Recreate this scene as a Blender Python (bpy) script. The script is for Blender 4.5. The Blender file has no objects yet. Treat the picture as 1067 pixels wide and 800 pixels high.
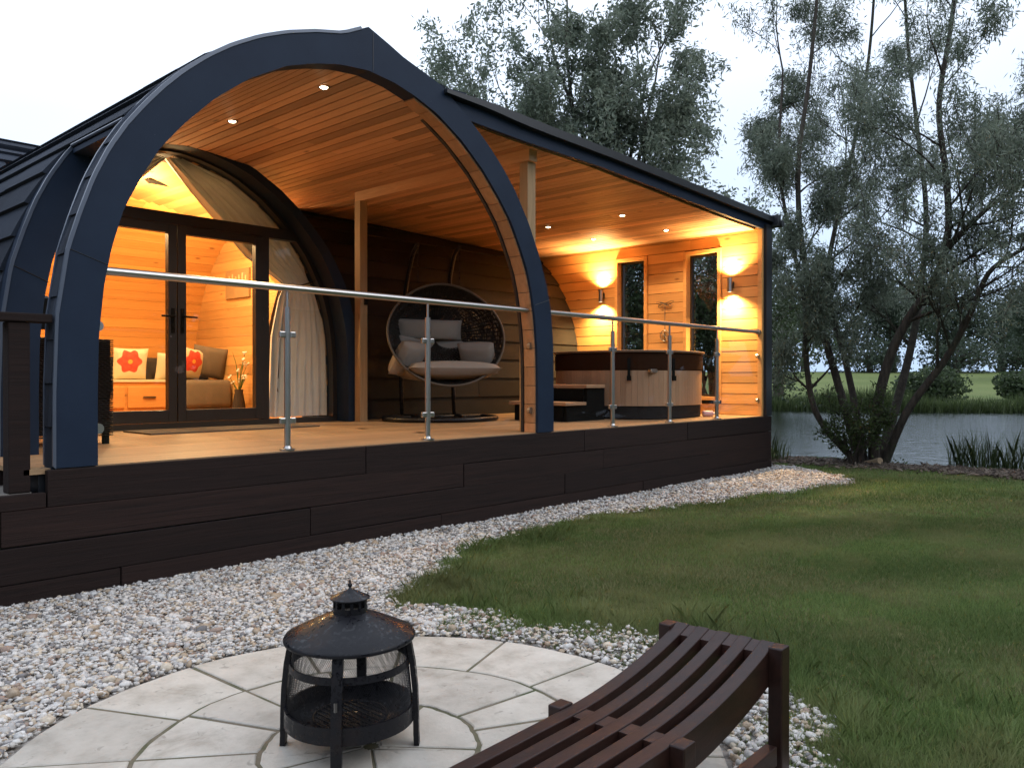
import bpy, math, random
import numpy as np
from mathutils import Vector, noise
random.seed(7); RNG = np.random.default_rng(11)
PI = math.pi
sc = bpy.context.scene
COL = sc.collection
H = 0.72                                   # deck top above the ground
CA, SA = 0.7363, 0.6766                    # the facade runs along +X, the camera looks along (CA, SA)

def rw(r, w, z=0.0):                       # metres to the right of / in front of the viewpoint -> world
    return (SA*r + CA*w, -CA*r + SA*w, z)

# ------------------------------------------------------------------ helpers
class MB:
    def __init__(s): s.v = []; s.f = []
    def add(s, vs, fs):
        n = len(s.v); s.v += [tuple(p) for p in vs]; s.f += [tuple(i+n for i in f) for f in fs]
    def box(s, x0, x1, y0, y1, z0, z1):
        s.add([(x0,y0,z0),(x1,y0,z0),(x1,y1,z0),(x0,y1,z0),(x0,y0,z1),(x1,y0,z1),(x1,y1,z1),(x0,y1,z1)],
              [(0,3,2,1),(4,5,6,7),(0,1,5,4),(1,2,6,5),(2,3,7,6),(3,0,4,7)])
    def obox(s, c, ax, ay, az):            # oriented box: centre and three half vectors
        c, ax, ay, az = map(Vector, (c, ax, ay, az))
        vs = [c+i*ax+j*ay+k*az for k in (-1,1) for (i,j) in ((-1,-1),(1,-1),(1,1),(-1,1))]
        s.add(vs, [(0,3,2,1),(4,5,6,7),(0,1,5,4),(1,2,6,5),(2,3,7,6),(3,0,4,7)])
    def tube(s, pts, rad, n=8, cap=True, flat=1.0):
        pts = [Vector(p) for p in pts]
        if not hasattr(rad, '__len__'): rad = [rad]*len(pts)
        vs = []; up = Vector((0,0,1)); ref = None
        for i, p in enumerate(pts):
            t = (pts[min(i+1,len(pts)-1)] - pts[max(i-1,0)]).normalized()
            if ref is None: ref = t.orthogonal().normalized() if abs(t.z) > .95 else t.cross(up).normalized()
            a = (ref - t*ref.dot(t)); a = a.normalized() if a.length > 1e-6 else t.orthogonal().normalized()
            ref = a; b = t.cross(a)
            for k in range(n):
                q = 2*PI*k/n
                vs.append(p + rad[i]*(math.cos(q)*a + flat*math.sin(q)*b))
        fs = [(i*n+k, i*n+(k+1)%n, (i+1)*n+(k+1)%n, (i+1)*n+k) for i in range(len(pts)-1) for k in range(n)]
        if cap: fs += [tuple(range(n))[::-1], tuple((len(pts)-1)*n+k for k in range(n))]
        s.add(vs, fs)
    def lathe(s, c, prof, n=48, closed=False):
        vs = [(c[0]+r*math.cos(2*PI*k/n), c[1]+r*math.sin(2*PI*k/n), c[2]+z) for (r,z) in prof for k in range(n)]
        m = len(prof); fs = []
        for i in range(m if closed else m-1):
            j = (i+1) % m
            fs += [(i*n+k, i*n+(k+1)%n, j*n+(k+1)%n, j*n+k) for k in range(n)]
        s.add(vs, fs)
    def ring_xz(s, out, inn, y0, y1):      # band between two polylines of equal length, extruded in y
        n = len(out)
        vs = [(x,y0,z) for x,z in out]+[(x,y0,z) for x,z in inn]+[(x,y1,z) for x,z in out]+[(x,y1,z) for x,z in inn]
        fs = []
        for i in range(n-1):
            fs += [(i,n+i,n+i+1,i+1),(2*n+i,2*n+i+1,3*n+i+1,3*n+i),(i,i+1,2*n+i+1,2*n+i),(n+i,3*n+i,3*n+i+1,n+i+1)]
        for i in (0, n-1): fs.append((i,2*n+i,3*n+i,n+i))
        s.add(vs, fs)
    def grid(s, P):                        # rows of points
        m = len(P[0]); vs = [p for row in P for p in row]
        s.add(vs, [(i*m+j, i*m+j+1, (i+1)*m+j+1, (i+1)*m+j) for i in range(len(P)-1) for j in range(m-1)])
    def build(s, name, mat, parent=None, loc=None, smooth=False, rot=None, bevel=0, auto=None):
        me = bpy.data.meshes.new(name)
        off = Vector(loc) if loc else (Vector(parent['o']) if parent is not None and 'o' in parent else Vector((0,0,0)))
        me.from_pydata([tuple(Vector(p)-off) for p in s.v], [], s.f); me.update()
        o = bpy.data.objects.new(name, me); COL.objects.link(o)
        if mat: me.materials.append(mat)
        if smooth:
            me.polygons.foreach_set('use_smooth', [True]*len(me.polygons))
            if auto:
                me.set_sharp_from_angle(angle=math.radians(auto))
        if parent is not None: o.parent = parent; OFF[o.name] = off; o['o'] = list(off)
        else: o.location = off; o['o'] = list(off)
        if bevel:
            b = o.modifiers.new('bevel','BEVEL'); b.width = bevel; b.segments = 2; b.limit_method = 'ANGLE'; b.angle_limit = .6
        return o
OFF = {}
def thing(name, label, cat, loc, group=None):
    o = bpy.data.objects.new(name, None); COL.objects.link(o); o.location = loc; o['o'] = list(loc)
    o.empty_display_size = .1
    return tag(o, label, cat, group)
def tag(o, label=None, cat=None, group=None, kind=None):
    if label: o['label'] = label
    if cat: o['category'] = cat
    if group: o['group'] = group
    if kind: o['kind'] = kind
    return o
def copy_thing(root, loc, label):
    r = root.copy(); COL.objects.link(r); r.location = loc; r['label'] = label
    def kids(src, dst):
        for ch in list(src.children):
            c = ch.copy(); COL.objects.link(c); c.parent = dst; kids(ch, c)
    kids(root, r)
    return r
def npmesh(name, V, F, mat, parent=None, smooth=False, loc=(0,0,0)):
    """V (n,3), F (m,k) all faces of k corners"""
    me = bpy.data.meshes.new(name); V = V - np.array(loc)
    k = F.shape[1]
    me.vertices.add(len(V)); me.vertices.foreach_set('co', V.astype(np.float32).ravel())
    me.loops.add(F.size); me.loops.foreach_set('vertex_index', F.astype(np.int32).ravel())
    me.polygons.add(len(F)); me.polygons.foreach_set('loop_start', np.arange(0, F.size, k, dtype=np.int32))
    me.polygons.foreach_set('loop_total', np.full(len(F), k, dtype=np.int32))
    if smooth: me.polygons.foreach_set('use_smooth', np.ones(len(F), dtype=bool))
    me.materials.append(mat); me.update(calc_edges=True)
    o = bpy.data.objects.new(name, me); COL.objects.link(o)
    if parent is not None: o.parent = parent
    else: o.location = loc
    return o

# ------------------------------------------------------------------ materials
def mat(name, col, rough=.6, metal=0, spec=.5):
    m = bpy.data.materials.new(name); m.use_nodes = True
    b = m.node_tree.nodes['Principled BSDF']
    b.inputs['Base Color'].default_value = (*col, 1); b.inputs['Roughness'].default_value = rough
    b.inputs['Metallic'].default_value = metal; b.inputs['Specular IOR Level'].default_value = spec
    return m
class NT:
    def __init__(s, m): s.m = m; s.t = m.node_tree; s.b = s.t.nodes['Principled BSDF']
    def n(s, typ, **kw):
        x = s.t.nodes.new(typ)
        for k, v in kw.items():
            if k[0] == '_': x.inputs[int(k[1:])].default_value = v
            else: setattr(x, k, v)
        return x
    def l(s, a, b): s.t.links.new(a, b)
    def coord(s, scale=(1,1,1), loc=(0,0,0), kind='Object'):
        c = s.n('ShaderNodeTexCoord'); mp = s.n('ShaderNodeMapping'); mp.inputs['Scale'].default_value = scale
        mp.inputs['Location'].default_value = loc
        s.l(c.outputs[kind], mp.inputs['Vector']); return mp.outputs[0]
    def noise(s, vec, scale, detail=4, rough=.6, dist=0):
        x = s.n('ShaderNodeTexNoise'); x.inputs['Scale'].default_value = scale; x.inputs['Detail'].default_value = detail
        x.inputs['Roughness'].default_value = rough; x.inputs['Distortion'].default_value = dist
        s.l(vec, x.inputs['Vector']); return x.outputs['Fac']
    def ramp(s, fac, stops, interp='LINEAR'):
        r = s.n('ShaderNodeValToRGB'); e = r.color_ramp.elements; r.color_ramp.interpolation = interp
        while len(e) < len(stops): e.new(.5)
        for i, (p, c) in enumerate(stops):
            e[i].position = p; e[i].color = (*c, 1) if len(c) == 3 else c
        s.l(fac, r.inputs[0]); return r.outputs[0]
    def mix(s, fac, a, b, mode='MIX'):
        x = s.n('ShaderNodeMix', data_type='RGBA', blend_type=mode)
        for sock, v in ((x.inputs[0], fac), (x.inputs[6], a), (x.inputs[7], b)):
            if hasattr(v, 'links') or hasattr(v, 'is_linked'): s.l(v, sock)
            elif isinstance(v, (int, float)): sock.default_value = v
            else: sock.default_value = (*v, 1)
        return x.outputs[2]
    def math(s, op, a, b=0.0, c=None):
        x = s.n('ShaderNodeMath', operation=op)
        for i, v in enumerate((a, b) if c is None else (a, b, c)):
            if hasattr(v, 'is_linked'): s.l(v, x.inputs[i])
            else: x.inputs[i].default_value = v
        return x.outputs[0]
    def bump(s, h, strength=.3, dist=.01):
        b = s.n('ShaderNodeBump'); b.inputs['Strength'].default_value = strength; b.inputs['Distance'].default_value = dist
        s.l(h, b.inputs['Height']); s.l(b.outputs[0], s.b.inputs['Normal'])
    def color(s, c): s.l(c, s.b.inputs['Base Color'])
    def rnd(s): return s.n('ShaderNodeNewGeometry').outputs['Random Per Island']

def wood(name, c0, c1, grain=(12,1,12), rough=.55, knots=.5, vary=.35, bump=.15, kcol=(.12,.045,.015), axis=1):
    m = mat(name, c0, rough); t = NT(m)
    r = t.rnd()
    tc = t.n('ShaderNodeTexCoord')
    off = t.n('ShaderNodeVectorMath', operation='ADD'); cx = t.n('ShaderNodeCombineXYZ')
    t.l(t.math('MULTIPLY', r, 37.0), cx.inputs[0]); t.l(t.math('MULTIPLY', r, 91.0), cx.inputs[1]); t.l(t.math('MULTIPLY', r, 53.0), cx.inputs[2])
    t.l(tc.outputs['Object'], off.inputs[0]); t.l(cx.outputs[0], off.inputs[1])
    mp = t.n('ShaderNodeMapping'); mp.inputs['Scale'].default_value = grain; t.l(off.outputs[0], mp.inputs['Vector'])
    g = t.noise(mp.outputs[0], 2.2, 8, .65, .6)
    c = t.ramp(g, [(.3, c1), (.7, c0)])
    hs = t.n('ShaderNodeHueSaturation'); t.l(c, hs.inputs['Color'])
    t.l(t.math('MULTIPLY_ADD', r, vary*1.6, 1-vary*.8), hs.inputs['Value'])
    c = hs.outputs[0]
    if knots:
        mp2 = t.n('ShaderNodeMapping'); mp2.inputs['Scale'].default_value = tuple(4.5 if i != axis else 1.7 for i in range(3)); t.l(off.outputs[0], mp2.inputs['Vector'])
        v = t.n('ShaderNodeTexVoronoi'); v.inputs['Scale'].default_value = 1.0; t.l(mp2.outputs[0], v.inputs['Vector'])
        k = t.ramp(v.outputs['Distance'], [(.03, (1,1,1)), (.10, (0,0,0))])
        c = t.mix(t.math('MULTIPLY', k, knots), c, kcol)
    t.color(c); t.bump(g, bump, .004); m.node_tree.nodes['Principled BSDF'].inputs['Specular IOR Level'].default_value = .3
    return m
M = {}
M['pine_ceiling'] = wood('pine_ceiling', (.63,.365,.20), (.50,.27,.14), (14,1.0,14), .5, .8, .45)
M['pine_wall'] = wood('pine_wall', (.66,.38,.14), (.55,.29,.10), (9,.5,11), .5, .8, .3, .05)
M['pine_inner'] = wood('pine_inner', (.72,.35,.105), (.60,.27,.07), (.5,10,10), .5, .8, .25, .05, axis=0)
M['post_wood'] = wood('post_wood', (.42,.27,.14), (.30,.19,.10), (14,14,1), .6, .5, .15, axis=2)
M['deck_wood'] = wood('deck_wood', (.36,.235,.13), (.28,.175,.095), (1,16,16), .5, 0, .16, axis=0)
M['step_wood'] = wood('step_wood', (.22,.20,.18), (.15,.135,.12), (1,16,16), .6, 0, .2, axis=0)
M['dark_sleeper'] = wood('dark_sleeper', (.022,.0105,.008), (.009,.0046,.0038), (.8,22,22), .85, .3, .35, 1.0, kcol=(.006,.004,.004), axis=0)
M['bench_wood'] = wood('bench_wood', (.038,.0155,.011), (.017,.0080,.0065), (5,16,16), .38, 0, .45, .3)
M['tub_wood'] = wood('tub_wood', (.46,.28,.17), (.38,.225,.135), (14,14,1), .5, 0, .12, .1, axis=2)
M['lining_wood'] = wood('lining_wood', (.46,.24,.12), (.34,.17,.08), (6,10,6), .5, .5, .25)

def m_paint():
    m = mat('navy_paint', (.017,.029,.050), .6, spec=.22); t = NT(m)
    n = t.noise(t.coord(), 3.0, 5); f = t.noise(t.coord(), 160, 2)
    t.color(t.mix(1.0, t.ramp(n, [(.3,(.007,.016,.036)),(.75,(.011,.023,.047))]), (1,1,1), 'MULTIPLY'))
    sp = t.noise(t.coord(loc=(3,1,2)), 60, 1)
    t.color(t.mix(t.ramp(sp, [(.81,(0,0,0)),(.85,(1,1,1))]), t.ramp(n, [(.3,(.007,.016,.036)),(.75,(.011,.023,.047))]), (.12,.14,.16)))
    t.bump(f, .25, .002); return m
M['navy_paint'] = m_paint()
def m_tile(name, a, b, sx):
    m = mat(name, a, .85, spec=.15); t = NT(m)
    r = t.rnd(); n = t.noise(t.coord(), 5, 6); f = t.noise(t.coord(), 240, 2)
    c = t.mix(n, a, b); c2 = t.mix(t.math('MULTIPLY', f, .5), c, b)
    hs = t.n('ShaderNodeHueSaturation'); t.l(c2, hs.inputs['Color']); t.l(t.math('MULTIPLY_ADD', r, .5, .75), hs.inputs['Value'])
    t.color(hs.outputs[0]); t.bump(f, .5, .004); return m
M['roof_tile'] = m_tile('roof_tile', (.018,.024,.036), (.034,.041,.056), 1)
M['wall_shingle'] = m_tile('wall_shingle', (.014,.013,.0125), (.029,.026,.022), 1)
M['dark_trim'] = mat('dark_trim', (.012,.014,.018), .4)
M['edge_trim'] = mat('edge_trim', (.09,.11,.15), .35, .3)
M['door_frame'] = mat('door_frame', (.022,.018,.017), .35)
M['steel'] = mat('steel', (.46,.45,.44), .32, 1.0)
M['chrome_dark'] = mat('chrome_dark', (.16,.16,.16), .3, 1.0)
def m_iron():
    m = mat('black_iron', (.006,.006,.008), .42, spec=.3); t = NT(m)
    n = t.noise(t.coord(), 30, 5); w = t.noise(t.coord(loc=(4,0,0)), 70, 2)
    rust = t.noise(t.coord(), 9, 4)
    t.color(t.mix(t.ramp(rust, [(.56,(0,0,0)),(.74,(.55,.55,.55))]), (.0065,.0065,.009), (.022,.012,.009)))
    t.l(t.ramp(w, [(.52,(.5,.5,.5)),(.62,(.16,.16,.16))]), t.b.inputs['Roughness'])
    t.bump(n, .2, .003); return m
M['black_iron'] = m_iron()
M['black_plastic'] = mat('black_plastic', (.007,.007,.007), .75, spec=.1)
M['tub_base'] = mat('tub_base', (.028,.025,.025), .75, spec=.08)
def m_cover():
    m = mat('tub_cover', (.034,.013,.006), .75, spec=.08); t = NT(m); t.bump(t.noise(t.coord(), 12, 5), .3, .01); return m
M['tub_cover'] = m_cover()
def m_glass(name, tint=(1,1,1), ior=1.45, rough=0.0, gain=1.0):
    m = bpy.data.materials.new(name); m.use_nodes = True; nt = m.node_tree; nt.nodes.clear()
    o = nt.nodes.new('ShaderNodeOutputMaterial'); tr = nt.nodes.new('ShaderNodeBsdfTransparent'); gl = nt.nodes.new('ShaderNodeBsdfGlossy')
    tr.inputs[0].default_value = (*tint, 1); gl.inputs['Roughness'].default_value = rough
    # Schlick reflectance, the same from either side of the pane
    ge = nt.nodes.new('ShaderNodeNewGeometry'); dt = nt.nodes.new('ShaderNodeVectorMath'); dt.operation = 'DOT_PRODUCT'
    nt.links.new(ge.outputs['Normal'], dt.inputs[0]); nt.links.new(ge.outputs['Incoming'], dt.inputs[1])
    ab = nt.nodes.new('ShaderNodeMath'); ab.operation = 'ABSOLUTE'; nt.links.new(dt.outputs['Value'], ab.inputs[0])
    om_ = nt.nodes.new('ShaderNodeMath'); om_.operation = 'SUBTRACT'; om_.inputs[0].default_value = 1; nt.links.new(ab.outputs[0], om_.inputs[1])
    pw = nt.nodes.new('ShaderNodeMath'); pw.operation = 'POWER'; pw.inputs[1].default_value = 5; nt.links.new(om_.outputs[0], pw.inputs[0])
    fr = nt.nodes.new('ShaderNodeMath'); fr.operation = 'MULTIPLY_ADD'; fr.inputs[1].default_value = .96; fr.inputs[2].default_value = .035; nt.links.new(pw.outputs[0], fr.inputs[0])
    mx = nt.nodes.new('ShaderNodeMixShader')
    mm = nt.nodes.new('ShaderNodeMath'); mm.operation = 'MULTIPLY'; mm.inputs[1].default_value = gain
    nt.links.new(fr.outputs[0], mm.inputs[0]); nt.links.new(mm.outputs[0], mx.inputs[0])
    nt.links.new(tr.outputs[0], mx.inputs[1]); nt.links.new(gl.outputs[0], mx.inputs[2]); nt.links.new(mx.outputs[0], o.inputs[0])
    return m
M['glass'] = m_glass('clear_glass', (.975,.985,.98), gain=.35)
M['window_glass'] = m_glass('window_glass', (.90,.93,.93), 1.5, gain=.8)
def m_emit(name, col, s):
    m = bpy.data.materials.new(name); m.use_nodes = True; nt = m.node_tree; nt.nodes.clear()
    o = nt.nodes.new('ShaderNodeOutputMaterial'); e = nt.nodes.new('ShaderNodeEmission'); e.inputs[0].default_value = (*col,1); e.inputs[1].default_value = s
    nt.links.new(e.outputs[0], o.inputs[0]); return m
M['lamp_glow'] = m_emit('lamp_glow', (1,.78,.48), 22)
def m_fabric(name, col, scale=90, rough=.9, trans=0):
    m = mat(name, col, rough, spec=.15); t = NT(m)
    n = t.noise(t.coord(), scale, 3); n2 = t.noise(t.coord(), 5, 4)
    t.color(t.mix(n2, tuple(c*.82 for c in col), tuple(min(1,c*1.12) for c in col))); t.bump(n, .3, .003)
    if trans:
        tl = t.n('ShaderNodeBsdfTranslucent'); tl.inputs[0].default_value = (*col,1); mx = t.n('ShaderNodeMixShader'); mx.inputs[0].default_value = trans
        o = t.t.nodes['Material Output']; t.l(t.b.outputs[0], mx.inputs[1]); t.l(tl.outputs[0], mx.inputs[2]); t.l(mx.outputs[0], o.inputs[0])
    return m
M['grey_cushion'] = m_fabric('grey_cushion', (.30,.265,.24))
M['charcoal_fabric'] = m_fabric('charcoal_fabric', (.055,.045,.04))
M['grey_sofa'] = m_fabric('grey_sofa', (.16,.13,.10))
M['curtain'] = m_fabric('curtain', (.80,.78,.73), 60, .9, .03)
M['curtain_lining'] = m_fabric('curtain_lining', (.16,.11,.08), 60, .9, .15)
M['mat_grey'] = m_fabric('mat_grey', (.11,.09,.075), 140)
M['cream'] = m_fabric('cream_fabric', (.70,.60,.42))
M['wicker'] = mat('wicker', (.020,.016,.014), .6, spec=.3)
M['rattan_rim'] = mat('rattan_rim', (.085,.068,.052), .6)
def m_flower():
    m = mat('flower_cushion', (.72,.62,.42), .85, spec=.1); t = NT(m)
    c = t.n('ShaderNodeTexCoord'); sx = t.n('ShaderNodeSeparateXYZ'); t.l(c.outputs['Object'], sx.inputs[0])
    x = t.math('ADD', sx.outputs[0], .03); z = t.math('ADD', sx.outputs[2], -.05)
    ang = t.math('ARCTAN2', z, x); r = t.math('SQRT', t.math('ADD', t.math('MULTIPLY', x, x), t.math('MULTIPLY', z, z)))
    pet = t.math('MULTIPLY', t.math('COSINE', t.math('MULTIPLY', ang, 6.0)), .018)
    f = t.math('LESS_THAN', r, t.math('ADD', pet, .145))
    core = t.math('LESS_THAN', r, .03)
    red = t.mix(t.noise(t.coord(), 14, 3), (.55,.03,.02), (.80,.16,.10))
    a = t.mix(f, (.72,.62,.42), red); b = t.mix(core, a, (.85,.40,.08)); t.color(b); return m
M['flower_cushion'] = m_flower()
def m_paving():
    m = mat('paving', (.42,.40,.36), .8); t = NT(m); r = t.rnd()
    n = t.noise(t.coord(), 5, 8, .65); f = t.noise(t.coord(), 60, 5, .7); pits = t.noise(t.coord(loc=(9,3,1)), 22, 3, .5, .8)
    c = t.ramp(n, [(.3,(.34,.305,.255)),(.5,(.49,.45,.39)),(.72,(.59,.55,.485))])
    c = t.mix(t.ramp(pits, [(.64,(0,0,0)),(.72,(.5,.5,.5))]), c, (.20,.18,.15))
    hs = t.n('ShaderNodeHueSaturation'); t.l(c, hs.inputs['Color']); t.l(t.math('MULTIPLY_ADD', r, .22, .88), hs.inputs['Value'])
    st_ = t.noise(t.coord(loc=(2,5,0)), 2.3, 7, .72, 1.2)
    cst = t.mix(t.math('MULTIPLY', t.ramp(st_, [(.56,(0,0,0)),(.70,(1,1,1))]), .55), hs.outputs[0], (.26,.225,.175))
    t.color(cst); hh = t.math('ADD', t.math('MULTIPLY', n, .8), t.math('MULTIPLY', f, .35)); t.bump(hh, .6, .012); return m
M['paving'] = m_paving()
def m_pebble():
    m = mat('pebble', (.5,.47,.43), .6); t = NT(m); r = t.rnd()
    c = t.ramp(r, [(0,(.62,.59,.55)),(.25,(.46,.44,.42)),(.42,(.68,.66,.63)),(.58,(.40,.31,.22)),(.68,(.60,.52,.41)),(.78,(.21,.20,.20)),(.86,(.55,.54,.52)),(.93,(.33,.24,.19)),(1,(.72,.70,.67))], 'CONSTANT')
    n = t.noise(t.coord(), 60, 4); t.color(t.mix(1.0, c, t.ramp(n, [(.3,(.7,.68,.66)),(.6,(1,1,1))]), 'MULTIPLY')); t.bump(n, .3, .003); return m
M['pebble'] = m_pebble()
def m_gbed():
    m = mat('gravel_bed', (.22,.20,.18), .9); t = NT(m)
    v = t.n('ShaderNodeTexVoronoi'); v.inputs['Scale'].default_value = 38; t.l(t.coord(), v.inputs['Vector'])
    s = t.n('ShaderNodeSeparateColor'); t.l(v.outputs['Color'], s.inputs[0])
    t.color(t.ramp(s.outputs[0], [(0,(.12,.105,.09)),(.5,(.30,.27,.24)),(1,(.45,.43,.40))])); t.bump(t.math('SUBTRACT', 1.0, v.outputs['Distance']), 1, .02); return m
M['gravel_bed'] = m_gbed()
def m_ground():
    m = mat('lawn_ground', (.05,.07,.03), .95, spec=.1); t = NT(m)
    c0 = t.coord()
    n = t.noise(c0, .9, 6, .6); n2 = t.noise(c0, 22, 6, .8); big = t.noise(c0, .05, 4)
    dry = t.noise(t.coord((1.6,.5,1), (4,2,0)), .8, 4, .6)
    a = t.ramp(n, [(.3,(.075,.120,.036)),(.7,(.125,.180,.060))])
    b = t.mix(t.ramp(dry, [(.46,(0,0,0)),(.60,(.85,.85,.85))]), a, (.19,.18,.085))
    d = t.mix(1.0, b, t.ramp(n2, [(.3,(.5,.5,.5)),(.75,(1.45,1.45,1.4))]), 'MULTIPLY')
    # the far meadow is paler, drier hay
    sp = t.n('ShaderNodeSeparateXYZ'); t.l(t.n('ShaderNodeTexCoord').outputs['Object'], sp.inputs[0])
    w = t.math('ADD', t.math('MULTIPLY', sp.outputs[0], CA), t.math('MULTIPLY', sp.outputs[1], SA))
    far = t.n('ShaderNodeMapRange'); far.inputs[1].default_value = 40; far.inputs[2].default_value = 62; t.l(w, far.inputs[0])
    e = t.mix(far.outputs[0], d, t.ramp(big, [(.3,(.11,.145,.048)),(.7,(.17,.20,.075))]))
    t.color(e); t.bump(n2, .8, .03); return m
M['ground'] = m_ground()
def m_leaf(name, a, b, trans=.45, rough=.5):
    m = mat(name, a, rough, spec=.3); t = NT(m); r = t.rnd(); n = t.noise(t.coord(), .8, 3)
    mx0 = t.math('ADD', t.math('MULTIPLY', r, .6), t.math('MULTIPLY', n, .4))
    c = t.ramp(mx0, [(.2,a),(.8,b)]); t.color(c)
    tl = t.n('ShaderNodeBsdfTranslucent'); t.l(c, tl.inputs[0]); mx = t.n('ShaderNodeMixShader'); mx.inputs[0].default_value = trans
    o = t.t.nodes['Material Output']; t.l(t.b.outputs[0], mx.inputs[1]); t.l(tl.outputs[0], mx.inputs[2]); t.l(mx.outputs[0], o.inputs[0]); return m
M['willow_leaf'] = m_leaf('willow_leaf', (.125,.155,.115), (.255,.29,.215), .45, .38)
M['dark_leaf'] = m_leaf('dark_leaf', (.035,.055,.025), (.080,.110,.050))
M['far_leaf'] = m_leaf('far_leaf', (.040,.058,.038), (.078,.102,.068))
M['reed_leaf'] = m_leaf('reed_leaf', (.035,.055,.018), (.085,.115,.040))
def m_grass(name, a, b, yel, trans, rough):
    m = m_leaf(name, a, b, trans, rough); t = NT(m)
    col = t.b.inputs['Base Color'].links[0].from_socket
    sp = t.n('ShaderNodeSeparateXYZ'); t.l(t.n('ShaderNodeTexCoord').outputs['Object'], sp.inputs[0])
    w = t.math('ADD', t.math('MULTIPLY', sp.outputs[0], CA-.12), t.math('MULTIPLY', sp.outputs[1], SA+.1))
    warp = t.noise(t.coord(), .5, 3)
    band = t.math('SINE', t.math('MULTIPLY_ADD', w, 4.6, t.math('MULTIPLY', warp, 5.0)))
    f = t.math('MULTIPLY_ADD', band, .5, .5)
    pt = t.ramp(t.noise(t.coord((1,1,1),(7,7,0)), 1.1, 5, .65), [(.48,(0,0,0)),(.62,(1,1,1))])
    c = t.mix(t.math('MULTIPLY', pt, .55), col, yel)
    hs = t.n('ShaderNodeHueSaturation'); t.l(c, hs.inputs['Color']); t.l(t.math('MULTIPLY_ADD', f, .38, .82), hs.inputs['Value'])
    t.color(hs.outputs[0])
    for nd in t.t.nodes:
        if nd.type == 'BSDF_TRANSLUCENT': t.l(hs.outputs[0], nd.inputs[0])
    return m
M['grass_blade'] = m_grass('grass_blade', (.090,.145,.044), (.205,.285,.098), (.28,.275,.13), .45, .6)
M['grass_dry'] = m_leaf('grass_dry', (.15,.165,.065), (.30,.285,.15), .3, .7)
def m_bark():
    m = mat('bark', (.05,.04,.03), .9); t = NT(m); n = t.noise(t.coord((8,8,1.5)), 3, 6, .7)
    g = t.noise(t.coord(), 1.2, 3)
    c = t.ramp(n, [(.3,(.020,.015,.012)),(.7,(.085,.066,.050))]); t.color(t.mix(t.ramp(g, [(.5,(0,0,0)),(.7,(.5,.5,.5))]), c, (.045,.06,.03))); t.bump(n, 1, .04); return m
M['bark'] = m_bark()
M['cut_wood'] = mat('cut_wood', (.40,.29,.18), .8)
M['mulch'] = mat('mulch', (.08,.055,.04), .9); t = NT(M['mulch']); t.color(t.ramp(t.rnd(), [(0,(.035,.024,.018)),(.6,(.10,.075,.055)),(1,(.20,.16,.125))]))
def m_water():
    m = mat('pond_water', (.016,.022,.018), .06, spec=.8); t = NT(m)
    n = t.noise(t.coord((1,1,1)), 2.2, 4, .6); n2 = t.noise(t.coord((1,1,1),(5,0,0)), 14, 3)
    t.bump(t.math('ADD', n, t.math('MULTIPLY', n2, .35)), .7, .042); return m
M['water'] = m_water()
M['white_petal'] = mat('white_petal', (.75,.75,.65), .7)
M['green_stem'] = mat('green_stem', (.07,.14,.03), .6)
M['pink_plastic'] = mat('pink_plastic', (.62,.42,.45), .35)
M['canvas'] = m_fabric('canvas', (.33,.20,.09), 100)
M['canvas_mark'] = mat('canvas_mark', (.60,.42,.22), .8)
M['floor_inside'] = wood('floor_inside', (.40,.22,.10), (.30,.16,.07), (1,12,12), .4, 0, .2, axis=0)

# ------------------------------------------------------------------ ground, pond, gravel, patio
PC = (-.454, 2.62); PR = 1.13              # patio centre (right, forward) and radius
def sstep(a, b, x): t = np.clip((x-a)/(b-a), 0, 1); return t*t*(3-2*t)
def hgt(r, w):
    r = np.asarray(r, float); w = np.asarray(w, float)
    wn = np.clip(12.6 - .62*(r-3.5), 7.2, 12.8) + .25*np.sin(r*1.7) + .12*np.sin(r*4.1+1)
    wf = 40 + 2.2*np.sin(r*.13+1) + .6*np.sin(r*.7)
    ins = np.minimum(np.minimum((w-wn)/1.1, (wf-w)/2.2), (r-.27*w-.3)/1.5)
    h = -.95*sstep(0, 1, ins)
    h = h + np.where(w > wf, .05 + 2.35*sstep(wf+2, 135, w), 0)
    return h + .012*np.sin(r*2.3)*np.sin(w*1.9)*(w > 5)
ra = np.unique(np.concatenate([np.linspace(-400,-30,24), np.linspace(-30,-4,27), np.linspace(-4,14,121), np.linspace(14,50,60), np.linspace(50,400,30)]))
wa = np.unique(np.concatenate([np.linspace(-60,0,13), np.linspace(0,15,101), np.linspace(15,46,80), np.linspace(46,160,40), np.linspace(160,600,12)]))
R_, W_ = np.meshgrid(ra, wa, indexing='ij')
Hh = hgt(R_, W_)
V = np.stack([SA*R_+CA*W_, -CA*R_+SA*W_, Hh], -1).reshape(-1,3)
nr, nw = len(ra), len(wa); idx = np.arange(nr*nw).reshape(nr, nw)
F = np.stack([idx[:-1,:-1], idx[:-1,1:], idx[1:,1:], idx[1:,:-1]], -1).reshape(-1,4)[:, ::-1]
tag(npmesh('ground', V, F, M['ground'], smooth=True), kind='structure')
b = MB(); z = -.32
b.add([rw(-6,6,z), rw(70,3,z), rw(110,60,z), rw(-12,48,z)], [(0,1,2,3)])
tag(b.build('pond_water', M['water']), kind='structure')

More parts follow.
